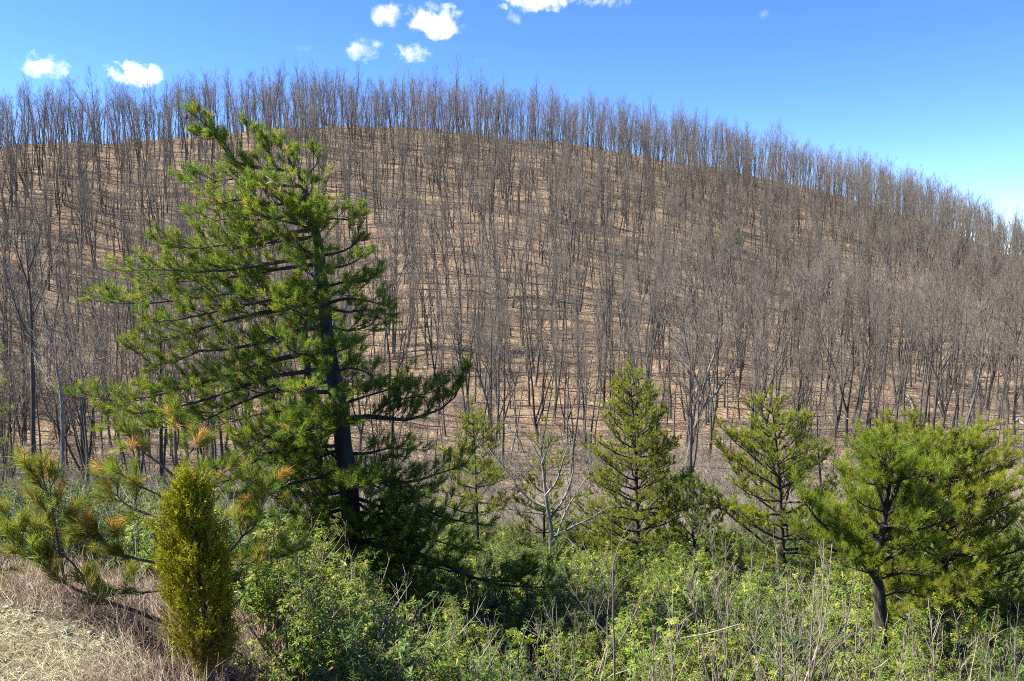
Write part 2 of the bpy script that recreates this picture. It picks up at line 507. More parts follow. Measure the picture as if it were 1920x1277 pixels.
def scatter(name, label, pts, rots, scales, ids, sources, kind='stuff'):
    """one object: instances of the sources (lists of part objects) on points"""
    me = bpy.data.meshes.new(name)
    me.vertices.add(len(pts)); me.vertices.foreach_set('co', np.asarray(pts, np.float32).ravel())
    a = me.attributes.new('turn', 'FLOAT_VECTOR', 'POINT'); a.data.foreach_set('vector', np.asarray(rots, np.float32).ravel())
    a = me.attributes.new('size', 'FLOAT', 'POINT'); a.data.foreach_set('value', np.asarray(scales, np.float32).ravel())
    a = me.attributes.new('form', 'INT', 'POINT'); a.data.foreach_set('value', np.asarray(ids, np.int32).ravel())
    me.update()
    o = bpy.data.objects.new(name, me); col.objects.link(o)
    g = bpy.data.node_groups.new(name, 'GeometryNodeTree')
    g.interface.new_socket('Geometry', in_out='INPUT', socket_type='NodeSocketGeometry')
    g.interface.new_socket('Geometry', in_out='OUTPUT', socket_type='NodeSocketGeometry')
    N = g.nodes.new; K = g.links.new
    gi = N('NodeGroupInput'); go = N('NodeGroupOutput'); ip = N('GeometryNodeInstanceOnPoints'); jn = N('GeometryNodeJoinGeometry')
    for parts in reversed(sources):
        j2 = N('GeometryNodeJoinGeometry')
        for p in parts:
            oi = N('GeometryNodeObjectInfo'); oi.transform_space = 'ORIGINAL'
            oi.inputs['Object'].default_value = p; oi.inputs['As Instance'].default_value = True
            K(oi.outputs['Geometry'], j2.inputs[0])
        gt = N('GeometryNodeGeometryToInstance'); K(j2.outputs[0], gt.inputs[0]); K(gt.outputs[0], jn.inputs[0])
    def attr(nm, ty):
        q = N('GeometryNodeInputNamedAttribute'); q.data_type = ty; q.inputs['Name'].default_value = nm
        return q.outputs['Attribute']
    K(gi.outputs[0], ip.inputs['Points']); K(jn.outputs[0], ip.inputs['Instance'])
    ip.inputs['Pick Instance'].default_value = True
    K(attr('form', 'INT'), ip.inputs['Instance Index'])
    er = N('FunctionNodeEulerToRotation'); K(attr('turn', 'FLOAT_VECTOR'), er.inputs[0]); K(er.outputs[0], ip.inputs['Rotation'])
    K(attr('size', 'FLOAT'), ip.inputs['Scale'])
    K(ip.outputs[0], go.inputs[0])
    md = o.modifiers.new('scatter', 'NODES'); md.node_group = g
    tag(o, label, kind=kind)
    return o

rest = np.array([i for i in range(len(cand)) if i not in near_set])
scatter('bare_forest', 'grey leafless forest covering the upper hillside up to the skyline', np.column_stack([cand[rest], cz[rest]]),
        np.column_stack([tilt[rest], rot[rest]]), scl[rest] * rng.uniform(.93, 1.07, len(rest)), kinds[rest], [protos[k] for k in range(len(VAR))])

# ------------------------------------------------------------------ low twiggy brush and dead sticks of the hillside
def brush_mesh(seed, h=1.6, n=9, c=(.19, .165, .135)):
    rng = np.random.default_rng(seed); mb = MB(); st = []
    for k in range(n):
        a = rng.uniform(0, 6.28); s = sway((rng.normal(0, .15), rng.normal(0, .15), -.1), (math.cos(a) * .55, math.sin(a) * .55, 1), h * rng.uniform(.6, 1.15), 4, rng, .15, .03)
        tube(mb, s, [.016, .012, .009, .006, .003], 3, c); st.append(s)
    B, T = grow_twigs(mb, st, rng, 7, .5, .007, c, up=.2)
    return mb

def litter_mesh(seed):
    """fallen sticks and curled leaves lying on the slope"""
    rng = np.random.default_rng(seed); mb = MB()
    for k in range(5):
        a = rng.uniform(0, 6.28); s = sway((rng.normal(0, .8), rng.normal(0, .8), .08), (math.cos(a), math.sin(a), .1), rng.uniform(.5, 2.0), 3, rng, .15)
        tube(mb, s, [.025, .02, .014, .006], 3, pick(rng, [(.2, .17, .14), (.33, .3, .27), (.12, .1, .08)], 1)[0])
    n = 40
    p = np.column_stack([rng.normal(0, .9, n), rng.normal(0, .9, n), rng.uniform(.02, .1, n)])
    d = unit(np.column_stack([rng.normal(size=(n, 2)), rng.normal(0, .5, n)])); sd = unit(np.cross(d, unit(rng.normal(size=(n, 3)) + [0, 0, 1.5])))
    v = np.stack([p - d * .1, p + sd * .055, p + d * .1, p - sd * .055 + [0, 0, .02]], 1)
    k = np.arange(n)[:, None] * 4
    f = np.concatenate([k + [0, 1, 2], k + [0, 2, 3]])
    mb.add(v, f, np.repeat(pick(rng, [(.38, .27, .16), (.5, .38, .25), (.28, .17, .1), (.2, .13, .08)], n), 4, 0))
    return mb

# a few low bushes stand in plain view at the foot of the slope; the rest of the brush copies them
brush_src = []
for k, (px, Y) in enumerate([(930, 52), (1345, 50), (1860, 50), (120, 44)]):
    p = ground(px, Y)
    o = brush_mesh(300 + k, 1.7 + .2 * k, 10).build('leafless_bush', M_twig, None, loc=p)
    tag(o, 'low leafless twiggy bush at the foot of the hill %s' % ['right of the tall pine', 'between the two slender green pines', 'near the right edge', 'left of the tall pine'][k], 'bush', 'low leafless bushes at the hill foot')
    brush_src.append([o])
rng = np.random.default_rng(17)
n = 11500
y = 36 + 160 * rng.random(n) ** 1.3; x = rng.uniform(-.78, .78, n) * y
lf = rng.random(n) < .13; y = np.where(lf, rng.uniform(19, 46, n), y); x = np.where(lf, rng.uniform(-.75, -.36, n) * y, x)
keep = (y < Dc_f(x / y) * 1.02) & (vnoise(x * .08, y * .08, 21) + .5 + (y < 70) * .35 > rng.random(n) * 1.0)
x, y = x[keep], y[keep]
scatter('twiggy_brush', 'low grey twiggy brush between the trunks on the hillside', np.column_stack([x, y, H(x, y)]),
        np.column_stack([rng.normal(0, .12, len(x)), rng.normal(0, .12, len(x)), rng.uniform(0, 6.28, len(x))]), rng.uniform(.3, .95, len(x)) * np.where(y < 60, 1.5, 1), rng.integers(0, 4, len(x)), brush_src)

lit_mb = MB()
lits = [litter_mesh(330 + k) for k in range(6)]
LV = [(np.concatenate(m.v), np.concatenate(m.f), np.concatenate(m.c)) for m in lits]
n = 1500
y = 48 + 140 * rng.random(n) ** 1.2; x = rng.uniform(-.72, .72, n) * y
keep = y < Dc_f(x / y)
x, y = x[keep], y[keep]; z = H(x, y)
gxs = (H(x + .5, y) - z) / .5; gys = (H(x, y + .5) - z) / .5
for i in range(len(x)):
    v, f, c = LV[i % 6]; a = rng.uniform(0, 6.28); ca, sa = math.cos(a), math.sin(a)
    vx = v[:, 0] * ca - v[:, 1] * sa; vy = v[:, 0] * sa + v[:, 1] * ca
    lit_mb.add(np.column_stack([x[i] + vx, y[i] + vy, z[i] + v[:, 2] + vx * gxs[i] + vy * gys[i]]), f, c)
tag(lit_mb.build('leaf_litter', M_wood), 'fallen sticks and curled brown leaves strewn over the hillside', kind='stuff')

# ------------------------------------------------------------------ fallen logs
rng = np.random.default_rng(23)
logs = [((1228, 462), (1252, 482), 'pale fallen log lying high on the slope left of the faint green bushes'), ((1485, 452), (1500, 474), 'short pale log up the slope right of the faint green bushes'),
        ((1392, 496), (1402, 512), 'short bleached log just below the faint green bushes'), ((1498, 652), (1522, 682), 'bleached log on open ground in the middle of the right slope'),
        ((1568, 612), (1580, 628), 'small white log upslope of the dark hollow'), ((1632, 676), (1645, 700), 'pale leaning log beside the dark hollow on the right slope'),
        ((845, 540), (868, 562), 'pale fallen branch in the middle of the slope right of the tall pine'), ((1018, 470), (1052, 496), 'thin grey fallen log above the pointed young pine'),
        ((1905, 790), (1925, 806), 'pale log lying at the right edge of the slope'), ((1700, 745), (1712, 775), 'bleached log low on the slope above the round topped pine')]
def on_hill(px, py):
    lo, hi = 47., 200.
    for Y in np.arange(47, 215, .4):
        q = P(px, py, Y)
        if q[2] <= H(q[0], Y): return q
    return q
for (a, b, lab) in logs:
    pa, pb = on_hill(*a), on_hill(*b)
    pb = pa + unit(pb - pa) * min(np.linalg.norm(pb - pa), 5.5)
    pts = np.array([pa + (pb - pa) * t for t in np.linspace(0, 1, 6)]) + rng.normal(0, .05, (6, 3))
    for q in pts: q[2] = float(H(q[0], q[1])) + .22
    mb = MB(); tube(mb, pts, np.linspace(.16, .07, 6), 7, (.27, .245, .215), .1, rng)
    for t in (.4, .65, .85):
        p, d, L = along(pts, [t]); s = sway(p[0], off_dirs(d, rng, .7, .2)[0], L * .22, 3, rng, .1)
        tube(mb, s, [.045, .035, .025, .012], 4, (.27, .24, .21))
    tag(mb.build('fallen_log', M_wood), lab, 'log', 'fallen logs on the hillside')

# ------------------------------------------------------------------ needles, pines
GREEN = [(.145, .22, .020), (.17, .24, .022), (.105, .175, .024), (.20, .255, .022), (.25, .27, .026)]
GREEN_Y = [(.25, .295, .026), (.28, .31, .028), (.20, .26, .025), (.31, .31, .03)]
BROWN = [(.46, .23, .045), (.52, .30, .06)]
GOLD = [(.36, .29, .06), (.30, .28, .05)]
C_PINE = (.052, .043, .036)
C_PINE_TWIG = (.10, .082, .066)

def tufts(mb, pos, dr, colr, rng, k=40, L=.13, wd=.0045, shoot=.12, open_=.5):
    """brushes of needles along short shoots"""
    n = len(pos)
    dr = unit(dr)
    s = rng.uniform(-.2, 1, (n, k, 1)) * shoot
    b = pos[:, None] + dr[:, None] * s
    rnd = unit(rng.normal(size=(n, k, 3)))
    d = unit(dr[:, None] * rng.uniform(.5, 1.15, (n, k, 1)) + rnd * open_)
    l = L * rng.uniform(.7, 1.15, (n, k, 1))
    sd = unit(np.cross(d, unit(rng.normal(size=(n, k, 3)))))
    tip = b + d * l + np.array([0, 0, -.06]) * l
    v = np.stack([b - sd * wd * .6, b + d * l * .3 + sd * wd * .6, tip], 2).reshape(-1, 3)
    i = np.arange(n * k)[:, None] * 3
    f = i + [0, 1, 2]
    c = np.repeat((colr[:, None] * rng.uniform(.82, 1.18, (n, k, 1))).reshape(-1, 3), 3, 0)
    mb.add(v, f, c)

def pine_limb(root, pts, r0, rng, pal=GREEN, bl=.8, dens=5.0, tpb=5, k=40, L=.13, wd=.0045, shoot=.12, flat=.35, tmin=.18, brown=.02, gold=.06, up=.22, sides=6, endboost=1.0, twigs=True, bark=C_PINE):
    """one limb (tube and branchlets) with its needles as child; pts relative to the root"""
    wood, leaf = MB(), MB()
    _, _, ln = along(pts, [0])
    rr = r0 * (1 - np.linspace(0, 1, len(pts)) * .86)
    tube(wood, pts, rr, sides, bark, .12, rng)
    n = max(3, int(ln * dens * (1 - tmin)))
    t = tmin + (1 - tmin) * (np.arange(n) + rng.uniform(0, 1, n)) / n
    p, d, _ = along(pts, t)
    hor = unit(np.cross(d, [0, 0, 1.]))
    TP, TD = [], []
    for i in range(n):
        sgn = 1 if i % 2 else -1
        a = rng.uniform(.5, 1.15)
        dd = unit(d[i] * math.cos(a) + hor[i] * sgn * math.sin(a) + np.array([0, 0, up + rng.normal(0, flat)]))
        Lb = bl * rng.uniform(.5, 1.2) * (1 - .45 * t[i]) * min(1, ln / 1.2)
        q = sway(p[i], dd, Lb, 3, rng, .14, .07)
        tube(wood, q, np.array([.011, .008, .006, .004]) * (1 + r0 * 4), 3, C_PINE_TWIG)
        m = max(2, int(tpb * Lb / bl + rng.uniform(0, 1)))
        u = np.concatenate([rng.uniform(.25, .95, m - 1), [1.]])
        tp, td, _ = along(q, u)
        off = unit(off_dirs(td, rng, rng.uniform(.2, .8, m), .0) + [0, 0, .45])
        tp = tp + off * rng.uniform(.0, .16, (m, 1)) * min(1, bl * 1.4)
        TP.append(tp); TD.append(unit(off + [0, 0, .15]))
    m = max(2, int(3 * endboost)); tp, td, _ = along(pts, rng.uniform(.88, 1, m))
    TP.append(tp); TD.append(off_dirs(td, rng, rng.uniform(.05, .5, m), .3))
    TP = np.concatenate(TP); TD = np.concatenate(TD)
    # short shoots carrying each tuft
    cones(wood, TP - TD * .12 * min(1, bl * 1.4), TP + TD * shoot * .8, .006, C_PINE_TWIG, rng)
    cc = pick(rng, pal, len(TP), .2)
    g = rng.random(len(TP)); cc[g < gold] = pick(rng, GOLD, int((g < gold).sum())); cc[g < brown] = pick(rng, BROWN, int((g < brown).sum()))
    tufts(leaf, TP, TD, cc, rng, k, L, wd, shoot)
    o = wood.build('limb', M_bark, root)
    leaf.build('needles', M_needle, o)
    return o

def px_path(path, Y, base, dy=0., jitter=0, rng=None, n=9):
    """picture polyline at depth Y (depth drifting by dy to the tip) -> points relative to base"""
    m = len(path)
    c = np.array([P(a, b, Y + dy * i / max(1, m - 1)) for i, (a, b) in enumerate(path)])
    return spline(c, n) - base

# ---- the tall wind-swept pine
def tall_pine():
    rng = np.random.default_rng(41)
    Y = 18.0
    base = ground(668, Y)
    root = thing('pine_tree', 'tall windswept dark green pine with long limbs streaming left', 'tree', base)
    tr_px = [(664, 1060), (655, 930), (646, 850), (638, 775), (624, 700), (612, 610), (602, 520), (596, 450), (577, 385), (566, 335), (550, 305)]
    ctrl = [base - [0, 0, .3]] + [P(a, b, Y) for a, b in tr_px]
    tr = spline(ctrl, 36) - base
    mb = MB(); rr = np.interp(np.linspace(0, 1, 36), [0, .05, .4, .75, 1], [.30, .24, .175, .095, .04])
    tube(mb, tr, rr, 12, C_PINE, .10, rng)
    mb.build('trunk', M_bark, root, smooth=True)
    S = dict(bl=.78, dens=9.5, tpb=8, k=40, L=.17, wd=.0095, shoot=.15, gold=.06, brown=.005)
    def limb(path, r0=.045, dy=0., Y0=0., **kw):
        q = dict(S); q.update(kw)
        pine_limb(root, px_path(path, Y + Y0, base, dy), r0, rng, **q)
    # leader and top
    limb([(556, 318), (520, 318), (470, 312), (435, 300), (405, 255), (385, 232), (352, 208)], .05, -.3, bl=.45, dens=6.5, tmin=.1)
    limb([(440, 300), (415, 262), (385, 262), (362, 250)], .02, -.4, bl=.3, dens=7)
    limb([(520, 318), (505, 285), (485, 258), (463, 238)], .022, .2, bl=.32, dens=7)
    limb([(545, 305), (525, 275), (500, 262)], .02, .5, bl=.35, dens=8)
    limb([(566, 340), (585, 318), (597, 300), (585, 284)], .03, -.2, bl=.4, dens=7, tmin=.35)
    limb([(562, 330), (540, 300), (545, 290)], .02, -.5, bl=.4, dens=8)
    # limbs streaming left
    limb([(570, 350), (500, 345), (440, 335), (395, 342), (350, 340)], .045, .5, bl=.7)
    limb([(572, 372), (510, 385), (450, 375), (400, 385)], .045, -.9, bl=.8)
    limb([(575, 395), (500, 412), (430, 410), (372, 420)], .05, .4)
    limb([(590, 430), (520, 440), (450, 452), (380, 465), (300, 462)], .06, -.5)
    limb([(592, 445), (500, 455), (420, 470), (350, 478)], .05, 1.2)
    limb([(598, 478), (530, 490), (470, 500), (380, 510), (300, 505), (228, 508)], .065, -.3)
    limb([(598, 495), (520, 505), (430, 520), (330, 528), (268, 530)], .05, 1.0)
    limb([(602, 525), (540, 535), (450, 548), (350, 560), (260, 570), (190, 565)], .07, .3)
    limb([(605, 545), (520, 560), (420, 580), (330, 600), (262, 600)], .055, -1.2)
    limb([(606, 560), (540, 580), (470, 590), (380, 615), (300, 640), (258, 640)], .06, .6)
    limb([(610, 612), (560, 618), (500, 640), (430, 655), (360, 660), (300, 690), (252, 655)], .065, -.2)
    limb([(618, 662), (560, 665), (500, 680), (430, 705), (330, 730), (240, 752), (150, 745)], .075, .2)
    limb([(622, 690), (550, 700), (480, 715), (400, 745), (300, 770), (210, 780)], .065, -.8)
    limb([(630, 735), (560, 735), (500, 735), (420, 770), (350, 800), (270, 800)], .06, .9)
    limb([(640, 800), (560, 840), (500, 850), (430, 900), (380, 910)], .055, -1.0)
    limb([(645, 840), (560, 870), (500, 890), (440, 930)], .05, .5)
    # right hand side
    limb([(590, 425), (620, 410), (655, 412), (680, 402)], .04, .2, bl=.5, tmin=.3)
    limb([(600, 480), (640, 472), (668, 455), (672, 430)], .035, -.2, bl=.4, tmin=.5)
    limb([(603, 500), (640, 500), (670, 488), (682, 478)], .04, .5, bl=.5, tmin=.3)
    limb([(606, 540), (640, 530), (680, 528), (706, 515)], .04, -.3, bl=.42, tmin=.4)
    limb([(610, 575), (650, 585), (690, 580), (736, 592)], .05, .3, bl=.75, dens=6.5)
    limb([(610, 570), (650, 560), (690, 565), (725, 572)], .05, -.6, bl=.6, dens=6)
    limb([(614, 610), (650, 620), (690, 612), (705, 598)], .04, .6, bl=.6)
    limb([(624, 700), (655, 690), (690, 700), (705, 715)], .04, -.4, bl=.6)
    limb([(640, 790), (672, 782), (710, 782), (760, 788), (805, 775), (845, 755), (872, 705)], .075, .2, bl=.7, dens=11, tpb=9, up=.5, tmin=.18)
    limb([(700, 775), (730, 755), (770, 745), (810, 735), (835, 720)], .03, -.4, bl=.5, dens=10, up=.5)
    limb([(636, 760), (680, 745), (730, 730), (760, 715)], .04, .7, bl=.55, up=.4)
    limb([(650, 880), (700, 892), (760, 905), (815, 890), (872, 872)], .07, -.2, bl=.7, dens=6.5, up=.35)
    limb([(700, 892), (740, 915), (780, 945), (830, 970), (905, 985)], .06, -.5, bl=.7, dens=6)
    limb([(648, 850), (690, 850), (730, 840), (768, 842)], .05, .7, bl=.7)
    limb([(660, 1010), (720, 1025), (790, 1040), (880, 1080), (960, 1100), (1065, 1100)], .075, -1.2, bl=.85, dens=6.5, tpb=7, up=.3)
    limb([(900, 1085), (960, 1090), (985, 1075), (990, 1058)], .03, -1.4, bl=.4)
    limb([(660, 980), (730, 985), (800, 1010), (880, 1030)], .06, .6, bl=.8)
    limb([(662, 1060), (720, 1080), (790, 1110), (850, 1120)], .06, -.8, bl=.9, dens=6.5)
    limb([(655, 950), (600, 965), (530, 960), (470, 985)], .055, -.8, bl=.9, dens=6)
    limb([(662, 1010), (600, 1035), (540, 1040), (480, 1060)], .055, -1.2, bl=.9, dens=6)
    limb([(664, 1070), (610, 1090), (560, 1120), (520, 1150)], .05, -1.2, bl=.9, dens=6)
    limb([(655, 920), (590, 930), (530, 920), (470, 940)], .05, .8, bl=.9)
    limb([(664, 1090), (700, 1120), (740, 1160)], .05, -1.3, bl=.9, dens=6.5)
    limb([(662, 1040), (720, 1050), (800, 1060), (860, 1075)], .05, .5)
    limb([(655, 930), (700, 945), (760, 975), (810, 1010)], .05, -1.0)
    limb([(650, 900), (690, 905), (730, 925), (770, 935)], .04, .4)
    limb([(662, 1080), (720, 1120), (790, 1150), (840, 1150)], .05, -1.6)
    limb([(660, 1000), (620, 1010), (570, 1040), (540, 1080)], .05, -1.6)
    limb([(640, 800), (600, 815), (560, 860), (540, 890)], .045, -1.2)
    limb([(650, 870), (600, 895), (550, 905), (500, 930)], .045, -1.4)
    # limbs reaching towards and away from the camera
    L0 = np.linspace(0, 1, len(tr))
    for i in range(20):
        t = .30 + .66 * (i + rng.uniform(0, 1)) / 20
        p, d, _ = along(tr, [t])
        front = -1 if i % 2 else 1
        dx = rng.uniform(-.95, .35)
        ln = (1.1 + 1.9 * (1 - t) ** .8) * rng.uniform(.75, 1.15)
        q = sway(p[0], (dx, front, .10 - .15 * (1 - t)), ln, 7, rng, .08, .03)
        pine_limb(root, q, .035 + .02 * (1 - t), rng, **{**S, 'bl': .75, 'tmin': .22})
    for i in range(10):
        t = rng.uniform(.5, .95); p, d, _ = along(tr, [t])
        q = sway(p[0], (rng.uniform(-.7, .6), -1, .15), rng.uniform(.7, 1.3), 6, rng, .1, .03)
        pine_limb(root, q, .025, rng, **{**S, 'bl': .6})
    for i in range(9):
        t = rng.uniform(.08, .5); p, d, _ = along(tr, [t])
        q = sway(p[0], (rng.uniform(-.8, .8), -1, .05), rng.uniform(.9, 1.7), 6, rng, .1, .03)
        pine_limb(root, q, .03, rng, **{**S, 'bl': .7})
    for i in range(22):
        t = rng.uniform(.04, .36); p, d, _ = along(tr, [t]); a = rng.uniform(0, 6.28)
        q = sway(p[0], (math.cos(a), math.sin(a), -.05), rng.uniform(1.2, 2.6), 7, rng, .1, .02)
        pine_limb(root, q, .045, rng, **{**S, 'bl': .85})
    # two bare bleached stubs
    for path, lab in (([(520, 345), (508, 338), (498, 330)], None), ([(480, 352), (500, 345), (522, 333)], None)):
        mb = MB(); tube(mb, px_path(path, Y - .9, base, 0, n=5), [.02, .02, .017, .013, .006], 5, (.5, .47, .45))
        o = mb.build('dead_branch', M_wood, root); o['label'] = 'bleached bare dead branch near the top'
    # cones
    for (a, b) in ((372, 200), (384, 234), (350, 218)):
        mb = MB(); c = P(a, b, Y - .35) - base
        tube(mb, [c + [0, 0, -.06], c + [0, 0, -.03], c + [0, 0, .02], c + [0, 0, .06]], [.02, .045, .04, .012], 8, (.16, .08, .05), .2, rng)
        mb.build('cone', M_bark, root)
tall_pine()

def second_pine():
    rng = np.random.default_rng(43)
    Y = 19.8; base = ground(612, Y)
    root = thing('pine_tree', 'second dark pine trunk half hidden close behind the tall windswept pine', 'tree', base)
    tr = spline([base - [0, 0, .3]] + [P(a, b, Y) for a, b in [(606, 1000), (600, 920), (590, 830), (582, 760), (576, 690), (572, 620), (575, 560)]], 24) - base
    mb = MB(); tube(mb, tr, np.linspace(.21, .05, 24), 10, C_PINE, .1, rng); mb.build('trunk', M_bark, root, smooth=True)
    S = dict(bl=.85, dens=9, tpb=8, k=40, L=.17, wd=.0095, shoot=.15)
    for path, r0, dy in [([(582, 768), (530, 770), (470, 780), (400, 800), (345, 818)], .05, -.4), ([(585, 808), (540, 806), (500, 818), (455, 850), (400, 890)], .06, .3),
                         ([(577, 700), (520, 700), (450, 720), (390, 725)], .05, .8), ([(575, 650), (530, 650), (470, 665)], .045, .2), ([(596, 880), (540, 900), (480, 930), (420, 930)], .05, .5),
                         ([(604, 960), (560, 990), (500, 1010), (440, 1010)], .05, .2), ([(586, 800), (610, 805), (630, 815)], .03, .5), ([(575, 620), (550, 600), (520, 590)], .04, .3), ([(576, 600), (600, 590), (625, 600)], .04, .5),
                         ([(604, 960), (640, 975), (700, 990), (740, 1020)], .05, .8), ([(606, 1000), (560, 1050), (520, 1080)], .05, .2)]:
        pine_limb(root, px_path(path, Y, base, dy), r0, rng, **S)
    for i in range(10):
        t = rng.uniform(.35, .95); p, d, _ = along(tr, [t])
        q = sway(p[0], (rng.uniform(-.8, .4), rng.choice([-1, 1]), .05), rng.uniform(1., 2.), 6, rng, .1, .02)
        pine_limb(root, q, .04, rng, **S)
second_pine()

# ---- the smaller pines
def young_pine(label, px, Y, top, width, nl, seed, shape='cone', pal=GREEN_Y, lean=0., first=.18, r0=.09, name='pine_tree', droop=0., group=None, **kw):
    """top: picture row of the tip; width: picture width of the crown"""
    rng = np.random.default_rng(seed)
    base = ground(px, Y)
    tip = P(px + lean, top, Y)
    h = tip[2] - base[2]; R = width / 2 / F * Y
    root = thing(name, label, 'tree', base, group)
    tr = spline([np.array([0, 0, -.3]), np.array([(tip[0] - base[0]) * .25 + rng.normal(0, .05), rng.normal(0, .08), h * .33]), np.array([(tip[0] - base[0]) * .6 + rng.normal(0, .07), rng.normal(0, .08), h * .66]), tip - base], 20)
    mb = MB(); tube(mb, tr, r0 * (1 - np.linspace(0, 1, 20) * .88), 8, C_PINE, .12, rng); mb.build('trunk', M_bark, root, smooth=True)
    ga = rng.uniform(0, 6.28)
    for i in range(nl):
        wn = 5 if shape != 'round' else 1
        t = first + (.97 - first) * ((i // wn) * wn + rng.uniform(-.3, .3) * (1 if wn == 1 else 1.5)) / nl
        t = min(max(t, .05), .97)
        p, d, _ = along(tr, [t])
        ga += (2.4 if wn == 1 else 1.31) + rng.uniform(-.4, .4)
        e = (t - first) / (1 - first)
        if shape == 'cone': rl = R * (1 - e) ** .75 * (.75 + .25 * min(1, e * 5)) + .25
        elif shape == 'layer': rl = R * (1 - e ** 1.6) * rng.uniform(.55, 1.1) + .2
        else: rl = R * math.sqrt(max(.05, 1 - (2 * e - .75) ** 2 * .75)) * rng.uniform(.75, 1.1)
        rl *= rng.uniform(.75, 1.15)
        rise = {'cone': .16, 'layer': .14, 'round': .42}[shape] + .55 * e - droop
        q = sway(p[0], (math.cos(ga), math.sin(ga), rise), rl, 6, rng, .10, .045)
        pine_limb(root, q, r0 * (.22 + .25 * (1 - e)), rng, pal=pal, sides=4, **kw)
    tp = np.array([tr[-1] - [0, 0, .15 * i] for i in range(4)])
    wood, leaf = MB(), MB()
    q = np.array([tr[-2], tr[-1], tr[-1] + [0, 0, .25]])
    pine_limb(root, q, .015, rng, pal=pal, sides=4, **{**kw, 'bl': .25, 'dens': 12})
    return root

S30 = dict(bl=.55, dens=10.5, tpb=7, k=26, L=.12, wd=.012, shoot=.10, tmin=.3, up=.35, brown=.0, gold=.05)
young_pine('small bright green pine just right of the tall pine with open crown', 900, 32, 762, 185, 40, 51, 'layer', lean=-15, first=.4, r0=.085, **S30)
young_pine('thin green pine half hidden behind the pale leafless tree', 1022, 33, 795, 180, 30, 52, 'layer', first=.2, r0=.07, **S30)
young_pine('pointed young pine with a dense conical green crown in the middle', 1198, 30, 690, 285, 95, 53, 'cone', lean=-18, first=.14, r0=.11, **S30)
young_pine('open layered pine with a bare dark trunk showing between its tiers', 1475, 27, 742, 400, 60, 54, 'layer', lean=-30, first=.30, r0=.11, **S30)
young_pine('low bushy pine between the pointed and the layered pine', 1300, 28, 915, 200, 34, 55, 'round', first=.12, r0=.07, pal=GREEN, **S30)
young_pine('dark pine cut by the left edge of the view', -30, 42, 560, 130, 34, 57, 'cone', first=.1, r0=.12, pal=GREEN, **{**S30, 'bl': .8, 'k': 18, 'wd': .008, 'L': .11})
young_pine('drooping pine with a thick crown at the right, behind the round topped pine', 1762, 19, 832, 410, 90, 58, 'round', first=.14, r0=.12, pal=GREEN_Y, droop=.22,
           **dict(bl=.6, dens=9, tpb=8, k=32, L=.14, wd=.009, shoot=.12, tmin=.2, up=.3, brown=.0, gold=.04))
young_pine('small pine reaching in from the right edge', 1935, 24, 960, 200, 26, 60, 'round', first=.1, r0=.08, pal=GREEN, **S30)

def round_pine():
    rng = np.random.default_rng(59)
    Y = 15.5; base = ground(1656, Y)
    root = thing('pine_tree', 'round topped bright green pine with a forked dark trunk at right', 'tree', base)
    tr = spline([base - [0, 0, .3]] + [P(a, b, Y) for a, b in [(1650, 1120), (1640, 1060), (1650, 1020), (1660, 960), (1665, 900)]], 18) - base
    mb = MB(); tube(mb, tr, np.linspace(.125, .035, 18), 9, C_PINE, .12, rng); mb.build('trunk', M_bark, root, smooth=True)
    S = dict(bl=.55, dens=10, tpb=8, k=40, L=.15, wd=.0075, shoot=.16, pal=[(.245, .31, .022), (.22, .29, .025), (.28, .325, .025), (.17, .24, .025)], up=.45, tmin=.2, brown=.01, gold=.03)
    for path, r0, dy in [([(1642, 1062), (1615, 1050), (1590, 1040), (1560, 1000), (1520, 960), (1500, 920)], .06, -.2), ([(1600, 1045), (1560, 1030), (1520, 1020), (1490, 1000)], .04, -.5),
                         ([(1650, 1020), (1620, 980), (1590, 930), (1575, 880)], .05, .3), ([(1660, 960), (1640, 900), (1622, 850), (1620, 826)], .04, -.2), ([(1665, 930), (1672, 880), (1668, 840)], .04, .3),
                         ([(1662, 960), (1690, 900), (1720, 860), (1730, 838)], .04, -.3), ([(1655, 1000), (1700, 970), (1740, 930), (1765, 900)], .05, .2), ([(1652, 1015), (1700, 1000), (1750, 985), (1780, 970)], .045, -.5),
                         ([(1640, 1060), (1680, 1040), (1720, 1030), (1750, 1040)], .045, .5), ([(1620, 1050), (1600, 1010), (1570, 970), (1550, 960)], .04, .6)]:
        pine_limb(root, px_path(path, Y, base, dy), r0, rng, **S)
    for i in range(22):
        p, d, _ = along(tr, [rng.uniform(.5, 1)]); a = rng.uniform(0, 6.28)
        q = sway(p[0], (math.cos(a), math.sin(a), rng.uniform(.1, .8)), rng.uniform(.7, 1.35), 5, rng, .12, .05)
        pine_limb(root, q, .03, rng, **S)
    for path, dy in (([(1650, 1120), (1690, 1110), (1730, 1120)], -.6), ([(1650, 1085), (1690, 1075), (1720, 1080)], -.3)):
        pine_limb(root, px_path(path, Y, base, dy), .03, rng, **S)
round_pine()

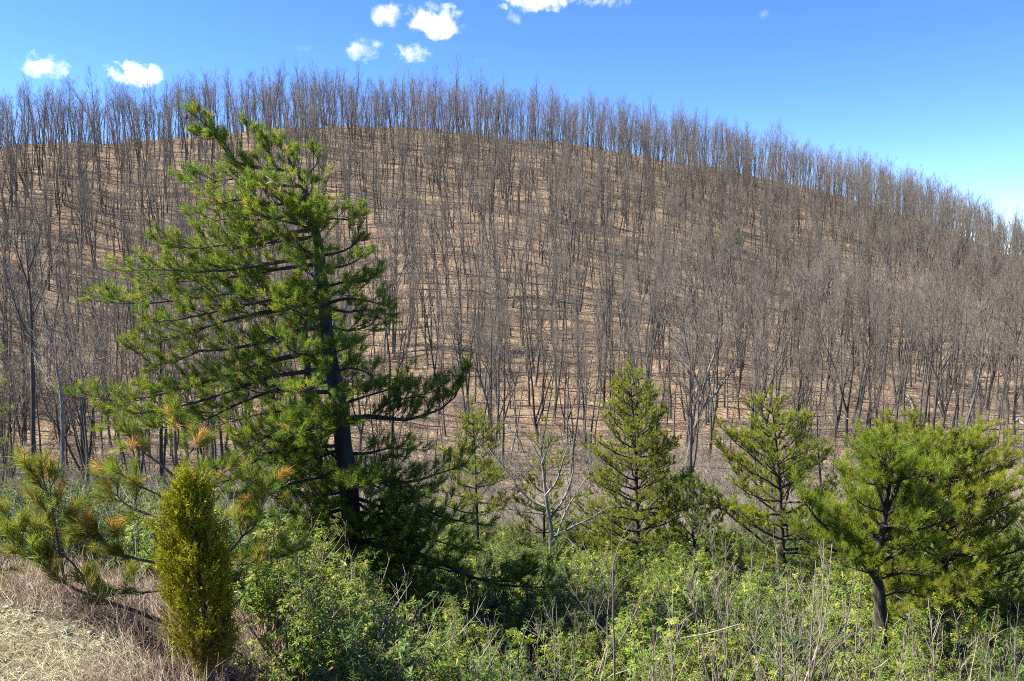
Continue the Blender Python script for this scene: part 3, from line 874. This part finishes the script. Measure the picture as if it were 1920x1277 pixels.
def browning_pine():
    rng = np.random.default_rng(61)
    Y = 8.8; base = ground(352, Y)
    root = thing('pine_tree', 'sparse young pine with orange browning needles behind the columnar cedar', 'tree', base)
    tr = spline([base - [0, 0, .2]] + [P(a, b, Y) for a, b in [(350, 1120), (345, 1020), (338, 930), (330, 860), (328, 800)]], 16) - base
    mb = MB(); tube(mb, tr, np.linspace(.045, .014, 16), 7, (.12, .09, .075), .12, rng); mb.build('trunk', M_bark, root, smooth=True)
    S = dict(bl=.34, dens=9, tpb=6, k=70, L=.17, wd=.0055, shoot=.14, pal=[(.19, .25, .025), (.22, .26, .03), (.16, .21, .025), (.27, .25, .04)], up=.3, tmin=.4, brown=.12, gold=.2, bark=(.12, .09, .075))
    for path, r0, dy in [([(345, 1180), (300, 1165), (240, 1140), (170, 1118), (118, 1092), (88, 1062), (60, 1050), (20, 1030)], .028, -.5), ([(122, 1095), (118, 1065), (130, 1040), (150, 1010)], .014, 0),
                         ([(118, 1075), (108, 1015), (100, 965), (85, 915), (55, 878)], .018, -.2), ([(100, 965), (95, 925), (92, 890)], .01, .1), ([(345, 1060), (290, 1055), (230, 1040), (190, 1015), (140, 1000)], .022, -.2),
                         ([(342, 1000), (300, 970), (250, 955), (220, 930), (200, 915)], .02, .2), ([(340, 960), (300, 930), (260, 910), (215, 880)], .02, -.2), ([(335, 900), (300, 870), (265, 845), (240, 815)], .018, -.1),
                         ([(330, 850), (335, 815), (330, 780)], .014, 0), ([(335, 880), (355, 850), (375, 835)], .014, .2), ([(345, 1060), (400, 1050), (430, 1035), (455, 1005), (480, 985), (490, 950), (490, 908)], .022, -.1),
                         ([(343, 1010), (400, 985), (440, 970), (470, 955)], .018, .2), ([(345, 1040), (410, 1060), (470, 1055), (540, 1040)], .016, -.2), ([(338, 930), (390, 900), (430, 880)], .016, .3),
                         ([(346, 1100), (280, 1110), (230, 1105), (200, 1110)], .018, .1), ([(20, 1030), (10, 1045), (0, 1075)], .008, -.2), ([(170, 1118), (140, 1060), (60, 1000), (20, 990)], .014, -.3)]:
        pine_limb(root, px_path(path, Y, base, dy), r0, rng, **S)
browning_pine()

# ------------------------------------------------------------------ columnar cedar
def cedar():
    rng = np.random.default_rng(71)
    Y = 8.0; base = ground(396, Y)
    root = thing('cedar_tree', 'narrow columnar olive green cedar at the edge of the dry bank', 'tree', base)
    top = P(350, 905, Y) - base; h = top[2]
    tr = spline([np.array([.0, 0, -.2]), np.array([.0, 0, h * .2]), np.array([top[0] * .55, 0, h * .6]), top], 14)
    mb = MB(); tube(mb, tr, np.linspace(.045, .008, 14), 7, (.13, .09, .07), .15, rng); mb.build('trunk', M_bark, root, smooth=True)
    prof = curve([0, .06, .18, .35, .6, .78, .9, 1.0], [.10, .21, .27, .295, .29, .265, .21, .09])
    cent = lambda z: along(tr, np.clip((z + .2) / (h + .2), 0, 1))[0][0]
    ga = 0
    nb = 36
    for i in range(nb):
        z0 = h * (.02 + .86 * i / nb)
        ga += 2.4
        zt = min(z0 + h * rng.uniform(.12, .27), h * 1.03)
        c0 = cent(z0); c1 = cent(zt); R = float(prof(min(1, zt / h))) * rng.uniform(.5, 1.22)
        o = np.array([math.cos(ga), math.sin(ga), 0])
        q = spline([c0, c0 * .5 + c1 * .5 + o * R * .75, c1 + o * R], 6); q[:, 2] = np.linspace(z0, zt, 6)
        wood, leaf = MB(), MB()
        tube(wood, q, np.linspace(.014, .003, 6), 4, (.15, .11, .085))
        n = 115
        t = rng.uniform(.25, 1.0, n); p, d, L = along(q, t)
        spread = .05 + .07 * rng.random((n, 1))
        p = p + unit(rng.normal(size=(n, 3))) * spread
        dd = unit(d * .5 + o * .5 + np.array([0, 0, .75]) + rng.normal(0, .35, (n, 3)))
        brownish = (z0 / h < .22)
        pal = [(.27, .27, .012), (.32, .30, .014), (.20, .225, .012), (.36, .31, .02)]
        if brownish: pal = pal[:3] + [(.30, .23, .05), (.33, .23, .08), (.27, .22, .05)]
        cc = pick(rng, pal, n, .25)
        # each spray: a short axis with scale-leaved side shoots
        ln = rng.uniform(.07, .17, n)
        m = 11
        u = np.linspace(.05, 1, m)[None, :, None]
        b = p[:, None] + dd[:, None] * u * ln[:, None, None]
        s = unit(dd[:, None] * 1.0 + unit(rng.normal(size=(n, m, 3))) * .75)
        l = .044 * rng.uniform(.7, 1.2, (n, m, 1)) * (1.2 - .5 * u)
        sd = unit(np.cross(s, unit(rng.normal(size=(n, m, 3))))) * .005
        v = np.stack([b - sd, b + sd, b + s * l + sd * .5, b + s * l - sd * .5], 2).reshape(-1, 3)
        k = np.arange(n * m)[:, None] * 4
        f = np.concatenate([k + [0, 1, 2], k + [0, 2, 3]])
        leaf.add(v, f, np.repeat(cc, m * 4, 0))
        ob = wood.build('branch', M_bark, root); leaf.build('foliage', M_cedar, ob)
cedar()

# ------------------------------------------------------------------ feature leafless trees
def drawn_tree(name, label, cat, trunk, limbs, Y, r0, seed, c=(.24, .23, .21), sub=5, subL=.35, twig=6, tl=.4, tr_r=.006, group=None, mat=None, base_px=None, tc=None):
    """a leafless tree: trunk and limbs follow picture polylines, finer branches grow from them"""
    rng = np.random.default_rng(seed); mat = mat or M_grey
    base = ground(base_px or trunk[0][0], Y)
    root = thing(name, label, cat, base, group)
    tr = spline([base - [0, 0, .2]] + [P(a, b, Y) for a, b in trunk], 16) - base
    mb = MB(); tube(mb, tr, r0 * (1 - np.linspace(0, 1, 16) * .85), 8, c, .08, rng); mb.build('trunk', mat, root, smooth=True)
    polys, subs = [tr[5:]], []
    for path, k in limbs:
        q = px_path(path, Y, base, rng.uniform(-1.2, 1.2) * Y / 26, n=9)
        l = MB(); tube(l, q, np.maximum(r0 * k * (1 - np.linspace(0, 1, 9) * .85), .004), 6, c, .08, rng); l.build('limb', mat, root)
        polys.append(q)
    cr = MB(); tc = tc or tuple(.9 * a for a in c)
    for q in polys:
        _, _, L = along(q, [0])
        for i in range(int(sub * max(1, L / 2))):
            t = rng.uniform(.25, 1); p, d, _ = along(q, [t])
            s = sway(p[0], off_dirs(d, rng, rng.uniform(.35, .9), .2)[0], L * subL * rng.uniform(.5, 1.1), 4, rng, .12, .06)
            tube(cr, s, np.array([2.4, 2, 1.6, 1.2, .7]) * tr_r, 4, tc); subs.append(s)
    grow_twigs(cr, polys, rng, twig * .5, tl, tr_r, tc)
    grow_twigs(cr, subs, rng, twig, tl * .8, tr_r * .8, tc)
    cr.build('crown', mat, root)
    return root

drawn_tree('bare_tree', 'pale grey leafless tree with spreading limbs standing in the green thicket', 'tree',
           [(1034, 1030), (1033, 990), (1026, 950), (1020, 900), (1015, 850), (1012, 800)],
           [([(1030, 975), (1060, 930), (1075, 880), (1068, 850)], .5), ([(1034, 1010), (1070, 990), (1110, 970), (1150, 945)], .5), ([(1022, 950), (985, 930), (955, 890), (930, 860), (915, 840)], .5),
            ([(1026, 965), (990, 960), (950, 955), (925, 968)], .35), ([(1018, 900), (990, 870), (975, 830), (950, 800)], .4), ([(1022, 930), (1045, 900), (1060, 850), (1085, 800)], .4), ([(1040, 1020), (1060, 960), (1090, 910), (1110, 880)], .35),
            ([(1016, 870), (1030, 830), (1035, 790)], .3)], 26, .105, 81, c=(.20, .19, .165), sub=6, twig=5, tl=.5, tr_r=.0075)
drawn_tree('bare_tree', 'large leaning grey hardwood with a wide fork at the foot of the slope', 'tree',
           [(1286, 880), (1296, 830), (1310, 780), (1318, 740), (1300, 700), (1285, 640), (1280, 590)],
           [([(1312, 770), (1340, 740), (1370, 700), (1400, 680)], .5), ([(1318, 740), (1330, 690), (1345, 650), (1360, 600)], .5), ([(1300, 700), (1270, 660), (1255, 610)], .4), ([(1314, 760), (1290, 730), (1262, 715), (1235, 690)], .35),
            ([(1340, 740), (1365, 740), (1395, 750)], .25), ([(1305, 800), (1330, 780), (1352, 775)], .2)], 58, .23, 82, c=(.17, .155, .135), sub=6, twig=7, tl=.7, tr_r=.012, tc=C_TWIG)
drawn_tree('bare_tree', 'dark trunked leafless tree standing near the left edge', 'tree',
           [(62, 740), (60, 660), (58, 580), (52, 500), (45, 430)],
           [([(60, 640), (35, 590), (20, 540), (5, 500)], .4), ([(58, 600), (80, 550), (95, 500), (110, 450)], .4), ([(55, 540), (35, 480), (25, 430)], .35), ([(53, 510), (70, 460), (80, 410)], .35), ([(62, 690), (90, 650), (105, 610)], .25)],
           46, .14, 83, c=(.085, .078, .07), sub=7, twig=8, tl=.6, tr_r=.010, tc=C_TWIG)
drawn_tree('bare_tree', 'pale limbed leafless tree right of the dark trunk at left', 'tree',
           [(117, 800), (113, 730), (106, 690), (104, 640), (100, 590)],
           [([(113, 740), (90, 710), (75, 680), (70, 640)], .5), ([(114, 760), (140, 730), (170, 690), (185, 650)], .45), ([(108, 700), (130, 660), (140, 620)], .4), ([(105, 660), (85, 620), (80, 580)], .35)],
           42, .10, 84, c=(.16, .155, .14), sub=7, twig=8, tl=.6, tr_r=.009, tc=C_TWIG)
drawn_tree('bare_tree', 'twin stemmed leafless tree on the slope right of the tall pine crown', 'tree',
           [(738, 648), (738, 590), (742, 520), (745, 440), (748, 380)],
           [([(738, 610), (728, 560), (722, 510), (718, 450)], .55), ([(742, 540), (760, 490), (770, 430)], .35), ([(745, 470), (735, 420), (730, 380)], .35)],
           88, .2, 85, c=(.12, .11, .10), sub=7, twig=6, tl=.8, tr_r=.013, tc=C_TWIG)
drawn_tree('bare_tree', 'silvery grey leafless tree at the middle of the right slope', 'tree',
           [(1552, 660), (1553, 610), (1556, 570), (1560, 520)],
           [([(1553, 620), (1535, 590), (1525, 550), (1520, 510)], .5), ([(1555, 590), (1580, 570), (1605, 550), (1630, 540)], .4), ([(1556, 575), (1545, 540), (1540, 500)], .4), ([(1558, 560), (1580, 530), (1600, 510)], .4)],
           92, .15, 86, c=(.15, .14, .125), sub=8, twig=7, tl=.7, tr_r=.012, tc=C_TWIG)
drawn_tree('bare_sapling', 'thin upright leafless sapling rising from the thicket at lower centre', 'sapling',
           [(1152, 1232), (1150, 1170), (1150, 1100), (1148, 1030), (1145, 960)],
           [([(1152, 1205), (1130, 1180), (1095, 1140), (1070, 1100), (1055, 1060)], .7), ([(1154, 1218), (1175, 1180), (1200, 1130), (1215, 1080)], .6), ([(1150, 1170), (1125, 1130), (1110, 1080)], .5), ([(1150, 1100), (1120, 1060), (1085, 1030), (1065, 1010)], .4), ([(1149, 1060), (1165, 1010), (1185, 980)], .4)],
           11.5, .022, 87, c=(.21, .17, .145), sub=3, twig=3, tl=.22, tr_r=.0028, mat=M_twig)

def stem_shrub(label, px, Y, tops, seed, c=(.215, .18, .15), r0=.012):
    rng = np.random.default_rng(seed); base = ground(px, Y)
    root = thing('leafless_shrub', label, 'shrub', base, 'many stemmed leafless shrubs at lower right')
    tw = MB()
    for (a, b) in tops:
        e = P(a, b, Y + rng.uniform(-.5, .5)) - base
        m1 = e * .33 + np.array([rng.normal(0, .09) - e[0] * .15, rng.normal(0, .09), 0]); m2 = e * .68 + np.array([rng.normal(0, .09), rng.normal(0, .09), .02])
        q = spline([np.array([rng.normal(0, .06), rng.normal(0, .06), -.1]), m1, m2, e], 10)
        mb = MB(); tube(mb, q, r0 * rng.uniform(.75, 1.2) * (1 - np.linspace(0, 1, 10) * .8), 5, np.array(c) * rng.uniform(.75, 1.2), .1, rng)
        mb.build('stem', M_twig, root)
        subs = []
        for t in rng.uniform(.25, .97, 9):
            p, d, L = along(q, [t]); s = sway(p[0], off_dirs(d, rng, rng.uniform(.3, .8), .15)[0], rng.uniform(.15, .45) * L * (1.15 - t), 4, rng, .12, .06)
            tube(tw, s, [.006, .005, .004, .003, .002], 4, c); subs.append(s)
        grow_twigs(tw, subs + [q[4:]], rng, 5, .16, .0022, c)
    tw.build('twigs', M_twig, root)
stem_shrub('pale stemmed leafless shrub with thin upright stems below the low bushy pine', 1345, 10.0, [(1300, 1030), (1332, 985), (1345, 1050), (1385, 985), (1360, 1010), (1280, 1060), (1318, 1100)], 91)
stem_shrub('leafless shrub of grey upright stems below the layered pine', 1440, 10.5, [(1430, 1060), (1455, 1010), (1480, 1080), (1410, 1035), (1500, 1050)], 92)
stem_shrub('large leafless shrub arching up to the right of the layered pine trunk', 1490, 9.3, [(1560, 1020), (1602, 1080), (1530, 1050), (1590, 1135), (1475, 1110), (1545, 1010), (1625, 1190)], 93, r0=.02)
stem_shrub('leafless shrub with crossing stems in front of the round topped pine trunk', 1610, 9.0, [(1640, 1130), (1580, 1120), (1665, 1150), (1700, 1170), (1615, 1090)], 94)
stem_shrub('leafless shrub at lower right below the drooping pine', 1760, 9.5, [(1740, 1120), (1790, 1150), (1710, 1150), (1765, 1170), (1820, 1200)], 95)
stem_shrub('small leafless shrub in the lower right corner', 1880, 9.5, [(1865, 1150), (1910, 1130), (1890, 1200), (1840, 1190)], 96)
stem_shrub('thin leafless shrub at lower centre left of the upright sapling', 1050, 9.6, [(1010, 1170), (1035, 1130), (1075, 1190), (990, 1230)], 97, r0=.011)
stem_shrub('thin leafless shrub at lower centre just right of the upright sapling', 1240, 9.8, [(1215, 1120), (1250, 1090), (1275, 1140), (1225, 1190)], 98, r0=.012)
stem_shrub('thin leafless shrub below the dark lower limbs of the tall pine', 700, 9.4, [(655, 1180), (690, 1210), (740, 1190), (720, 1150)], 99, r0=.010)

# broken pale sticks caught in the shrubs
for (a, b, Y, lab) in [((1275, 1197), (1388, 1170), 8.9, 'pale broken stick lying across the shrubs at lower right'), ((1635, 1255), (1665, 1237), 8.6, 'short pale broken stick low at the right')]:
    mb = MB(); tube(mb, spline([P(*a, Y), P((a[0] + b[0]) / 2, (a[1] + b[1]) / 2 + 3, Y), P(*b, Y)], 6), [.005, .006, .006, .007, .007, .006], 6, (.30, .26, .22))
    tag(mb.build('stick', M_wood), lab, 'stick')

# ------------------------------------------------------------------ laurel thicket
LAUREL = [(.135, .225, .025), (.165, .25, .028), (.10, .18, .025), (.21, .28, .032), (.30, .33, .06)]
def laurel_mesh(seed, h=1.7, R=1.0, nros=150, leafL=.105, pal=LAUREL):
    rng = np.random.default_rng(seed); wood, leaf = MB(), MB()
    tips, tds = [], []
    ns = 16
    for k in range(ns):
        a = rng.uniform(0, 6.28); e = math.sqrt(rng.random()) * .95
        tip = np.array([math.cos(a) * R * e, math.sin(a) * R * e, h * math.sqrt(max(.12, 1 - (e * .9) ** 2)) * rng.uniform(.8, 1.08)])
        q = spline([np.array([rng.normal(0, .12), rng.normal(0, .12), -.3]), tip * [.35, .35, .4] + rng.normal(0, .06, 3), tip], 7)
        tube(wood, q, np.linspace(.022, .006, 7), 4, (.16, .125, .10))
        for i in range(nros // ns):
            p, d, L = along(q, [rng.uniform(.45, 1)])
            s = sway(p[0], off_dirs(d, rng, rng.uniform(.3, 1.2), .35)[0], rng.uniform(.1, .42), 2, rng, .15, .1)
            tube(wood, s, [.006, .005, .003], 3, (.18, .15, .09))
            tips.append(s[-1]); tds.append(unit(s[-1] - s[-2]))
    tips = np.array(tips); tds = unit(np.array(tds) + [0, 0, .5]); n = len(tips); m = 11
    ph = rng.uniform(0, 6.28, (n, 1)) + np.arange(m)[None] * 2.4
    a = unit(np.cross(tds, rng.normal(size=(n, 3)))); b = np.cross(tds, a)
    lay = rng.uniform(-.35, .75, (n, m, 1))
    out = a[:, None] * np.cos(ph)[..., None] + b[:, None] * np.sin(ph)[..., None]
    d = unit(out + tds[:, None] * lay + np.array([0, 0, -.12]))
    st = tips[:, None] - tds[:, None] * rng.uniform(0, .07, (n, m, 1))
    l = leafL * .85 * rng.uniform(.65, 1.2, (n, m, 1)); wd = l * .135
    up = unit(tds[:, None] * 1.0 - d * (tds[:, None] * d).sum(-1, keepdims=True)); sd = np.cross(d, up)
    roll = rng.normal(0, .35, (n, m, 1)); sd = unit(sd + up * roll)
    p0 = st; p1 = st + d * l * .5 - up * l * .05; tip = st + d * l - np.array([0, 0, 1]) * l * .16
    lf = p1 + sd * wd + up * wd * .35; rt = p1 - sd * wd + up * wd * .35
    v = np.stack([p0, lf, p1, rt, tip], 2).reshape(-1, 3)
    k = np.arange(n * m)[:, None] * 5
    f = np.concatenate([k + [0, 2, 1], k + [0, 3, 2], k + [1, 2, 4], k + [2, 3, 4]])
    cc = pick(rng, pal, n, .2)[:, None] * rng.uniform(.75, 1.25, (n, m, 1))
    dead = rng.random((n, m, 1)) < .035
    cc = np.where(dead, np.array([.32, .19, .07]), cc)
    leaf.add(v, f, np.repeat(cc.reshape(-1, 3), 5, 0))
    return wood.mesh('stems', M_bark), leaf.mesh('leaves', M_laurel)

LV_ = [laurel_mesh(400 + i, h, R, nr, ll, pal) for i, (h, R, nr, ll, pal) in enumerate([
    (1.7, 1.1, 270, .105, LAUREL), (1.9, 1.0, 270, .11, LAUREL), (1.4, 1.2, 270, .10, LAUREL), (1.6, 1.0, 250, .115, [(.20, .285, .028), (.25, .31, .03), (.32, .33, .045), (.15, .235, .026)]), (2.0, 1.1, 280, .11, [(.085, .145, .03), (.065, .115, .028), (.11, .17, .035)])])]
rng = np.random.default_rng(101)
L_SPOTS = [  # px, Y, form, scale, words
    (790, 9.2, 3, .98, 'bright yellow green laurel clump at the bottom below the tall pine'), (880, 9.4, 0, .9, 'leafy laurel clump at the bottom just right of the brightest one'),
    (560, 9.0, 0, .85, 'glossy laurel just right of the columnar cedar'), (500, 10.4, 1, .95, 'glossy laurel close behind the columnar cedar on its right'), (660, 9.2, 1, .85, 'laurel at the bottom left of the brightest clump'),
    (980, 9.2, 2, .9, 'low laurel at the bottom centre'), (1120, 9.3, 0, .85, 'laurel at the foot of the upright sapling'), (1250, 9.4, 3, .85, 'yellowish laurel at the bottom right of the upright sapling'),
    (1400, 9.6, 0, .8, 'laurel under the pale stemmed shrubs'), (1560, 9.7, 2, .85, 'low laurel under the arching shrub at right'), (1720, 10, 1, .8, 'laurel at the bottom between shrubs at right'), (1870, 10.2, 4, .85, 'dark laurel in the bottom right corner'),
    (930, 22, 3, 1.2, 'pale green laurel in the hollow right of the tall pine'), (1010, 20, 3, 1.1, 'yellow tinged laurel below the pale leafless tree'), (80, 15, 0, 1.0, 'laurel at the left edge behind the browning pine'), (30, 16, 2, 1.05, 'pale laurel clump at the far left edge'), (190, 17, 1, 1.0, 'laurel at left behind the browning pine crown')]
lproto = {}
for (px, Y, k, s, lab) in L_SPOTS:
    r = thing('laurel_shrub', lab, 'shrub', ground(px, Y), 'glossy leaved laurel shrubs')
    r.rotation_euler.z = rng.uniform(0, 6.28); r.scale = (s,) * 3
    a = bpy.data.objects.new('stems', LV_[k][0]); b = bpy.data.objects.new('leaves', LV_[k][1])
    for q in (a, b): col.objects.link(q); q.parent = r
    lproto.setdefault(k, (a, b))
pts, ids = [], []
for gy in np.arange(8.4, 44, 1.15):
    for gx in np.arange(-.75 * gy, .75 * gy, 1.15):
        x = gx + rng.uniform(-.55, .55); y = gy + rng.uniform(-.5, .5)
        px = 960 + x / y * F
        if grass_zone(x, y) > .02 or (px < 520 and y < 10.2) or (px < 330 and y < 12.5): continue
        if px < 330 and y > 46: continue
        dens = .86 if y < 24 else .9 if px < 330 else .86 - .036 * (y - 24)
        if y < 12: dens = .97
        if rng.random() > dens + float(vnoise(x * .35, y * .35, 31)) * 1.1: continue
        pts.append((x, y)); ids.append(rng.choice(5, p=[.25, .2, .2, .13, .22]))
pts = np.array(pts)
scatter('laurel_thicket', 'dense thicket of glossy green laurel covering the valley floor', np.column_stack([pts, H(pts[:, 0], pts[:, 1])]),
        np.column_stack([rng.normal(0, .1, len(pts)), rng.normal(0, .1, len(pts)), rng.uniform(0, 6.28, len(pts))]), np.where(pts[:, 1] < 11.5, rng.uniform(.75, 1.05, len(pts)), rng.uniform(.65, 1.1, len(pts)) * np.where(pts[:, 1] > 18, 1.2, 1.0) * np.where((pts[:, 0] / pts[:, 1] < -.42) & (pts[:, 1] > 15), 1.3, 1.0)), ids, [lproto[k] for k in range(5)])

# green bushes high on the hillside
for k, (px, py, lab) in enumerate([(1350, 475, 'faint green evergreen bush high on the brown slope'), (1322, 468, 'smaller evergreen bush left of the larger one on the slope'), (1372, 470, 'pale evergreen bush right of the larger one on the slope')]):
    q = on_hill(px, py)
    r = thing('evergreen_bush', lab, 'bush', q, 'evergreen bushes on the hillside'); r.scale = [(3.4, 3.4, 2.6), (2.3, 2.3, 2.0), (2.2, 2.2, 1.9)][k]
    for nm, me in zip(('stems', 'leaves'), LV_[2]):
        o = bpy.data.objects.new(nm, me); col.objects.link(o); o.parent = r

# ------------------------------------------------------------------ dry bank: grass, moss cushions, reddish brush, dead twigs
rng = np.random.default_rng(111)
def bank_points(n, test):
    out = []
    while len(out) < n:
        y = rng.uniform(3.5, 12, 4000); x = rng.uniform(-8.5, 1.5, 4000)
        k = test(x, y)
        out += list(zip(x[k], y[k]))
    p = np.array(out[:n]); return np.column_stack([p, H(p[:, 0], p[:, 1])])
gz = lambda x, y: grass_zone(x, y) > rng.random(len(x)) * .9 + .05
p = bank_points(26000, gz)
mb = MB(); n = len(p)
d = unit(rng.normal(0, .75, (n, 3)) * [1, 1, .3] + [.25, -.1, .45]); L = rng.uniform(.06, .26, (n, 1))
sd = unit(np.cross(d, rng.normal(size=(n, 3)))) * .0028
mid = p + d * L * .55; tip = p + d * L + np.array([0, 0, -.35]) * L
v = np.stack([p - sd, p + sd, mid + sd * .8, mid - sd * .8, tip], 1); k = np.arange(n)[:, None] * 5
mb.add(v, np.concatenate([k + [0, 1, 2], k + [0, 2, 3], k + [3, 2, 4]]), np.repeat(pick(rng, [(.66, .57, .37), (.60, .50, .30), (.72, .66, .46), (.52, .50, .28), (.42, .32, .19)], n, .2), 5, 0))
tag(mb.build('dry_grass', M_dry), 'pale dry grass matted over the bank at lower left', kind='stuff')
# moss cushions
p = bank_points(900, lambda x, y: (grass_zone(x, y) > .4) & (vnoise(x * 1.3, y * 1.3, 40) > -.15))
mb = MB()
n = len(p); m = 60
s_ = rng.uniform(.02, .07, (n, 1, 1))
d = unit(rng.normal(size=(n, m, 3)) + [0, 0, .55]); d[..., 2] = np.abs(d[..., 2]) * .5
tip = p[:, None] + d * s_ * rng.uniform(.7, 1.15, (n, m, 1))
cc = np.array([.52, .52, .36]) * rng.uniform(.7, 1.2, (n, m, 1))
cones(mb, (p[:, None] + d * s_ * .25).reshape(-1, 3), tip.reshape(-1, 3), np.repeat(s_[:, 0, 0] * .16, m), cc.reshape(-1, 3), rng)
tag(mb.build('moss_cushions', M_dry), 'pale grey green moss cushions among the dry grass at lower left', kind='stuff')
import bmesh
# reddish brown low brush along the edge of the bank
def edge(x, y):
    g = grass_zone(x, y); px = 960 + x / np.maximum(y, 1) * F
    return ((g < .6) & (px < 620) & (y < 11.3) & (y > 4.5)) | ((g > .3) & (rng.random(len(x)) < .06))
p = bank_points(7500, edge); n = len(p)
mb = MB(); d = unit(rng.normal(0, .55, (n, 3)) * [1, 1, .3] + [0, 0, .8]); L = rng.uniform(.12, .5, (n, 1)); t = p + d * L
cc = pick(rng, [(.19, .125, .09), (.28, .215, .15), (.38, .31, .22), (.15, .09, .065)], n, .2)
cones(mb, p - d * .03, t, .0032, cc, rng)
for r_ in range(3):
    u = rng.uniform(.3, .95, (n, 1)); b = p + d * L * u; e = b + off_dirs(d, rng, .6, .1) * L * rng.uniform(.2, .5, (n, 1))
    cones(mb, b, e, .0022, cc, rng)
tag(mb.build('brown_brush', M_twig), 'low reddish brown brush along the edge of the dry bank', kind='stuff')
# dead twigs poking out of the thicket
n = 650
y = rng.uniform(8.8, 24, n); x = rng.uniform(-.68, .68, n) * y
keep = (grass_zone(x, y) < .05) & ~((960 + x / y * F < 450) & (y < 11))
x, y = x[keep], y[keep]; n = len(x); z = H(x, y) + .5
mb = MB(); st = []
for i in range(n):
    s = sway((x[i], y[i], z[i]), rng.normal(0, .4, 3) + [0, 0, 1], rng.uniform(.7, 1.8), 4, rng, .14, .02)
    c = pick(rng, [(.30, .25, .21), (.24, .2, .17), (.36, .32, .28)], 1)[0]
    tube(mb, s, [.008, .007, .005, .004, .002], 3, c); st.append(s)
grow_twigs(mb, st, rng, 4, .3, .003, (.29, .24, .2))
tag(mb.build('dead_twigs', M_twig), 'bare grey twigs poking out of the green thicket', kind='stuff')

# ------------------------------------------------------------------ clouds
def cloud_mat(name, dens, seed, cover, fine, stretch):
    m = bpy.data.materials.new(name); m.use_nodes = True; t = m.node_tree; n = t.nodes; n.clear(); K = t.links.new
    out = n.new('ShaderNodeOutputMaterial'); pv = n.new('ShaderNodeVolumePrincipled')
    pv.inputs['Color'].default_value = (1, 1, 1, 1); pv.inputs['Anisotropy'].default_value = .2
    tc = n.new('ShaderNodeTexCoord')
    ln = n.new('ShaderNodeVectorMath'); ln.operation = 'LENGTH'; K(tc.outputs['Object'], ln.inputs[0])
    nz = n.new('ShaderNodeTexNoise'); nz.noise_dimensions = '4D'; nz.inputs['W'].default_value = seed; nz.inputs['Scale'].default_value = fine; nz.inputs['Detail'].default_value = 5; nz.inputs['Roughness'].default_value = .62
    mp = n.new('ShaderNodeMapping'); mp.inputs['Scale'].default_value = stretch; K(tc.outputs['Object'], mp.inputs['Vector']); K(mp.outputs[0], nz.inputs['Vector'])
    a = n.new('ShaderNodeMath'); a.operation = 'MULTIPLY_ADD'; K(nz.outputs['Fac'], a.inputs[0]); a.inputs[1].default_value = 4.2; a.inputs[2].default_value = cover - 2.1
    b = n.new('ShaderNodeMath'); b.operation = 'SUBTRACT'; K(a.outputs[0], b.inputs[0]); K(ln.outputs['Value'], b.inputs[1])
    c = n.new('ShaderNodeMath'); c.operation = 'MULTIPLY'; c.use_clamp = True; K(b.outputs[0], c.inputs[0]); c.inputs[1].default_value = 1.1
    d = n.new('ShaderNodeMath'); d.operation = 'MULTIPLY'; K(c.outputs[0], d.inputs[0]); d.inputs[1].default_value = dens
    K(d.outputs[0], pv.inputs['Density']); K(pv.outputs[0], out.inputs['Volume'])
    return m
CL = [  # px, py, width, height, density, cover, label
    (86, 126, 78, 46, .06, .95, 'small white cloud low at the far left of the sky'), (252, 141, 96, 42, .09, 1.05, 'bright white cloud just above the trees at left'),
    (728, 29, 66, 46, .05, .85, 'ragged white cloud high above, left of the biggest puff'), (815, 42, 104, 54, .08, 1.0, 'biggest white puff cloud high in the middle'),
    (680, 95, 76, 44, .05, .9, 'white cloud below the ragged one'), (768, 102, 72, 34, .06, .92, 'white flat cloud directly below the biggest puff'),
    (1010, 4, 140, 26, .07, .95, 'long white cloud cut by the top edge'), (968, 31, 46, 26, .03, .75, 'small torn cloud under the long cloud at the top edge'), (1130, 1, 130, 12, .03, .8, 'thin cloud streak at the top edge right of the long cloud'),
    (1438, 27, 34, 26, .022, .72, 'tiny wispy cloud alone high at right'), (572, 90, 46, 20, .010, .7, 'faint wisp of cloud at upper left of the middle'), (899, 114, 32, 16, .016, .72, 'tiny faint cloud above the treetops in the middle'),
    (890, 234, 130, 40, .014, .8, 'low cloud showing through the trees on the skyline')]
bm = bmesh.new(); bmesh.ops.create_icosphere(bm, subdivisions=4, radius=1); SV = np.array([q.co[:] for q in bm.verts]); SF = np.array([[q.index for q in f.verts] for f in bm.faces]); bm.free()
for i, (px, py, wd, hg, dn, cv, lab) in enumerate(CL):
    Y = 2600.
    c = P(px, py, Y); sx, sz = wd / 2 / F * Y * 1.2, hg / 2 / F * Y * 1.25
    v = []
    for q in SV:
        r = 1 + .35 * mnoise.noise(Vector(q * 1.6) + Vector((i * 7.1, 0, 0))) + .12 * mnoise.noise(Vector(q * 4) + Vector((i * 3.3, 5, 0)))
        zz = q[2] * (.75 if q[2] < 0 else 1)
        v.append((q[0] * r, q[1] * r, zz * r))
    mb = MB(); mb.add(np.array(v), SF, (1, 1, 1))
    o = mb.build('cloud', cloud_mat('cloud_vapour', dn * .36, i * 3.7 + 1, cv - .22, 1.0, (sx / sz, 1.3, 1)))
    o.location = c; o.scale = (sx, (sx + sz) * .5, sz)
    tag(o, lab, 'cloud', 'small fair weather clouds')
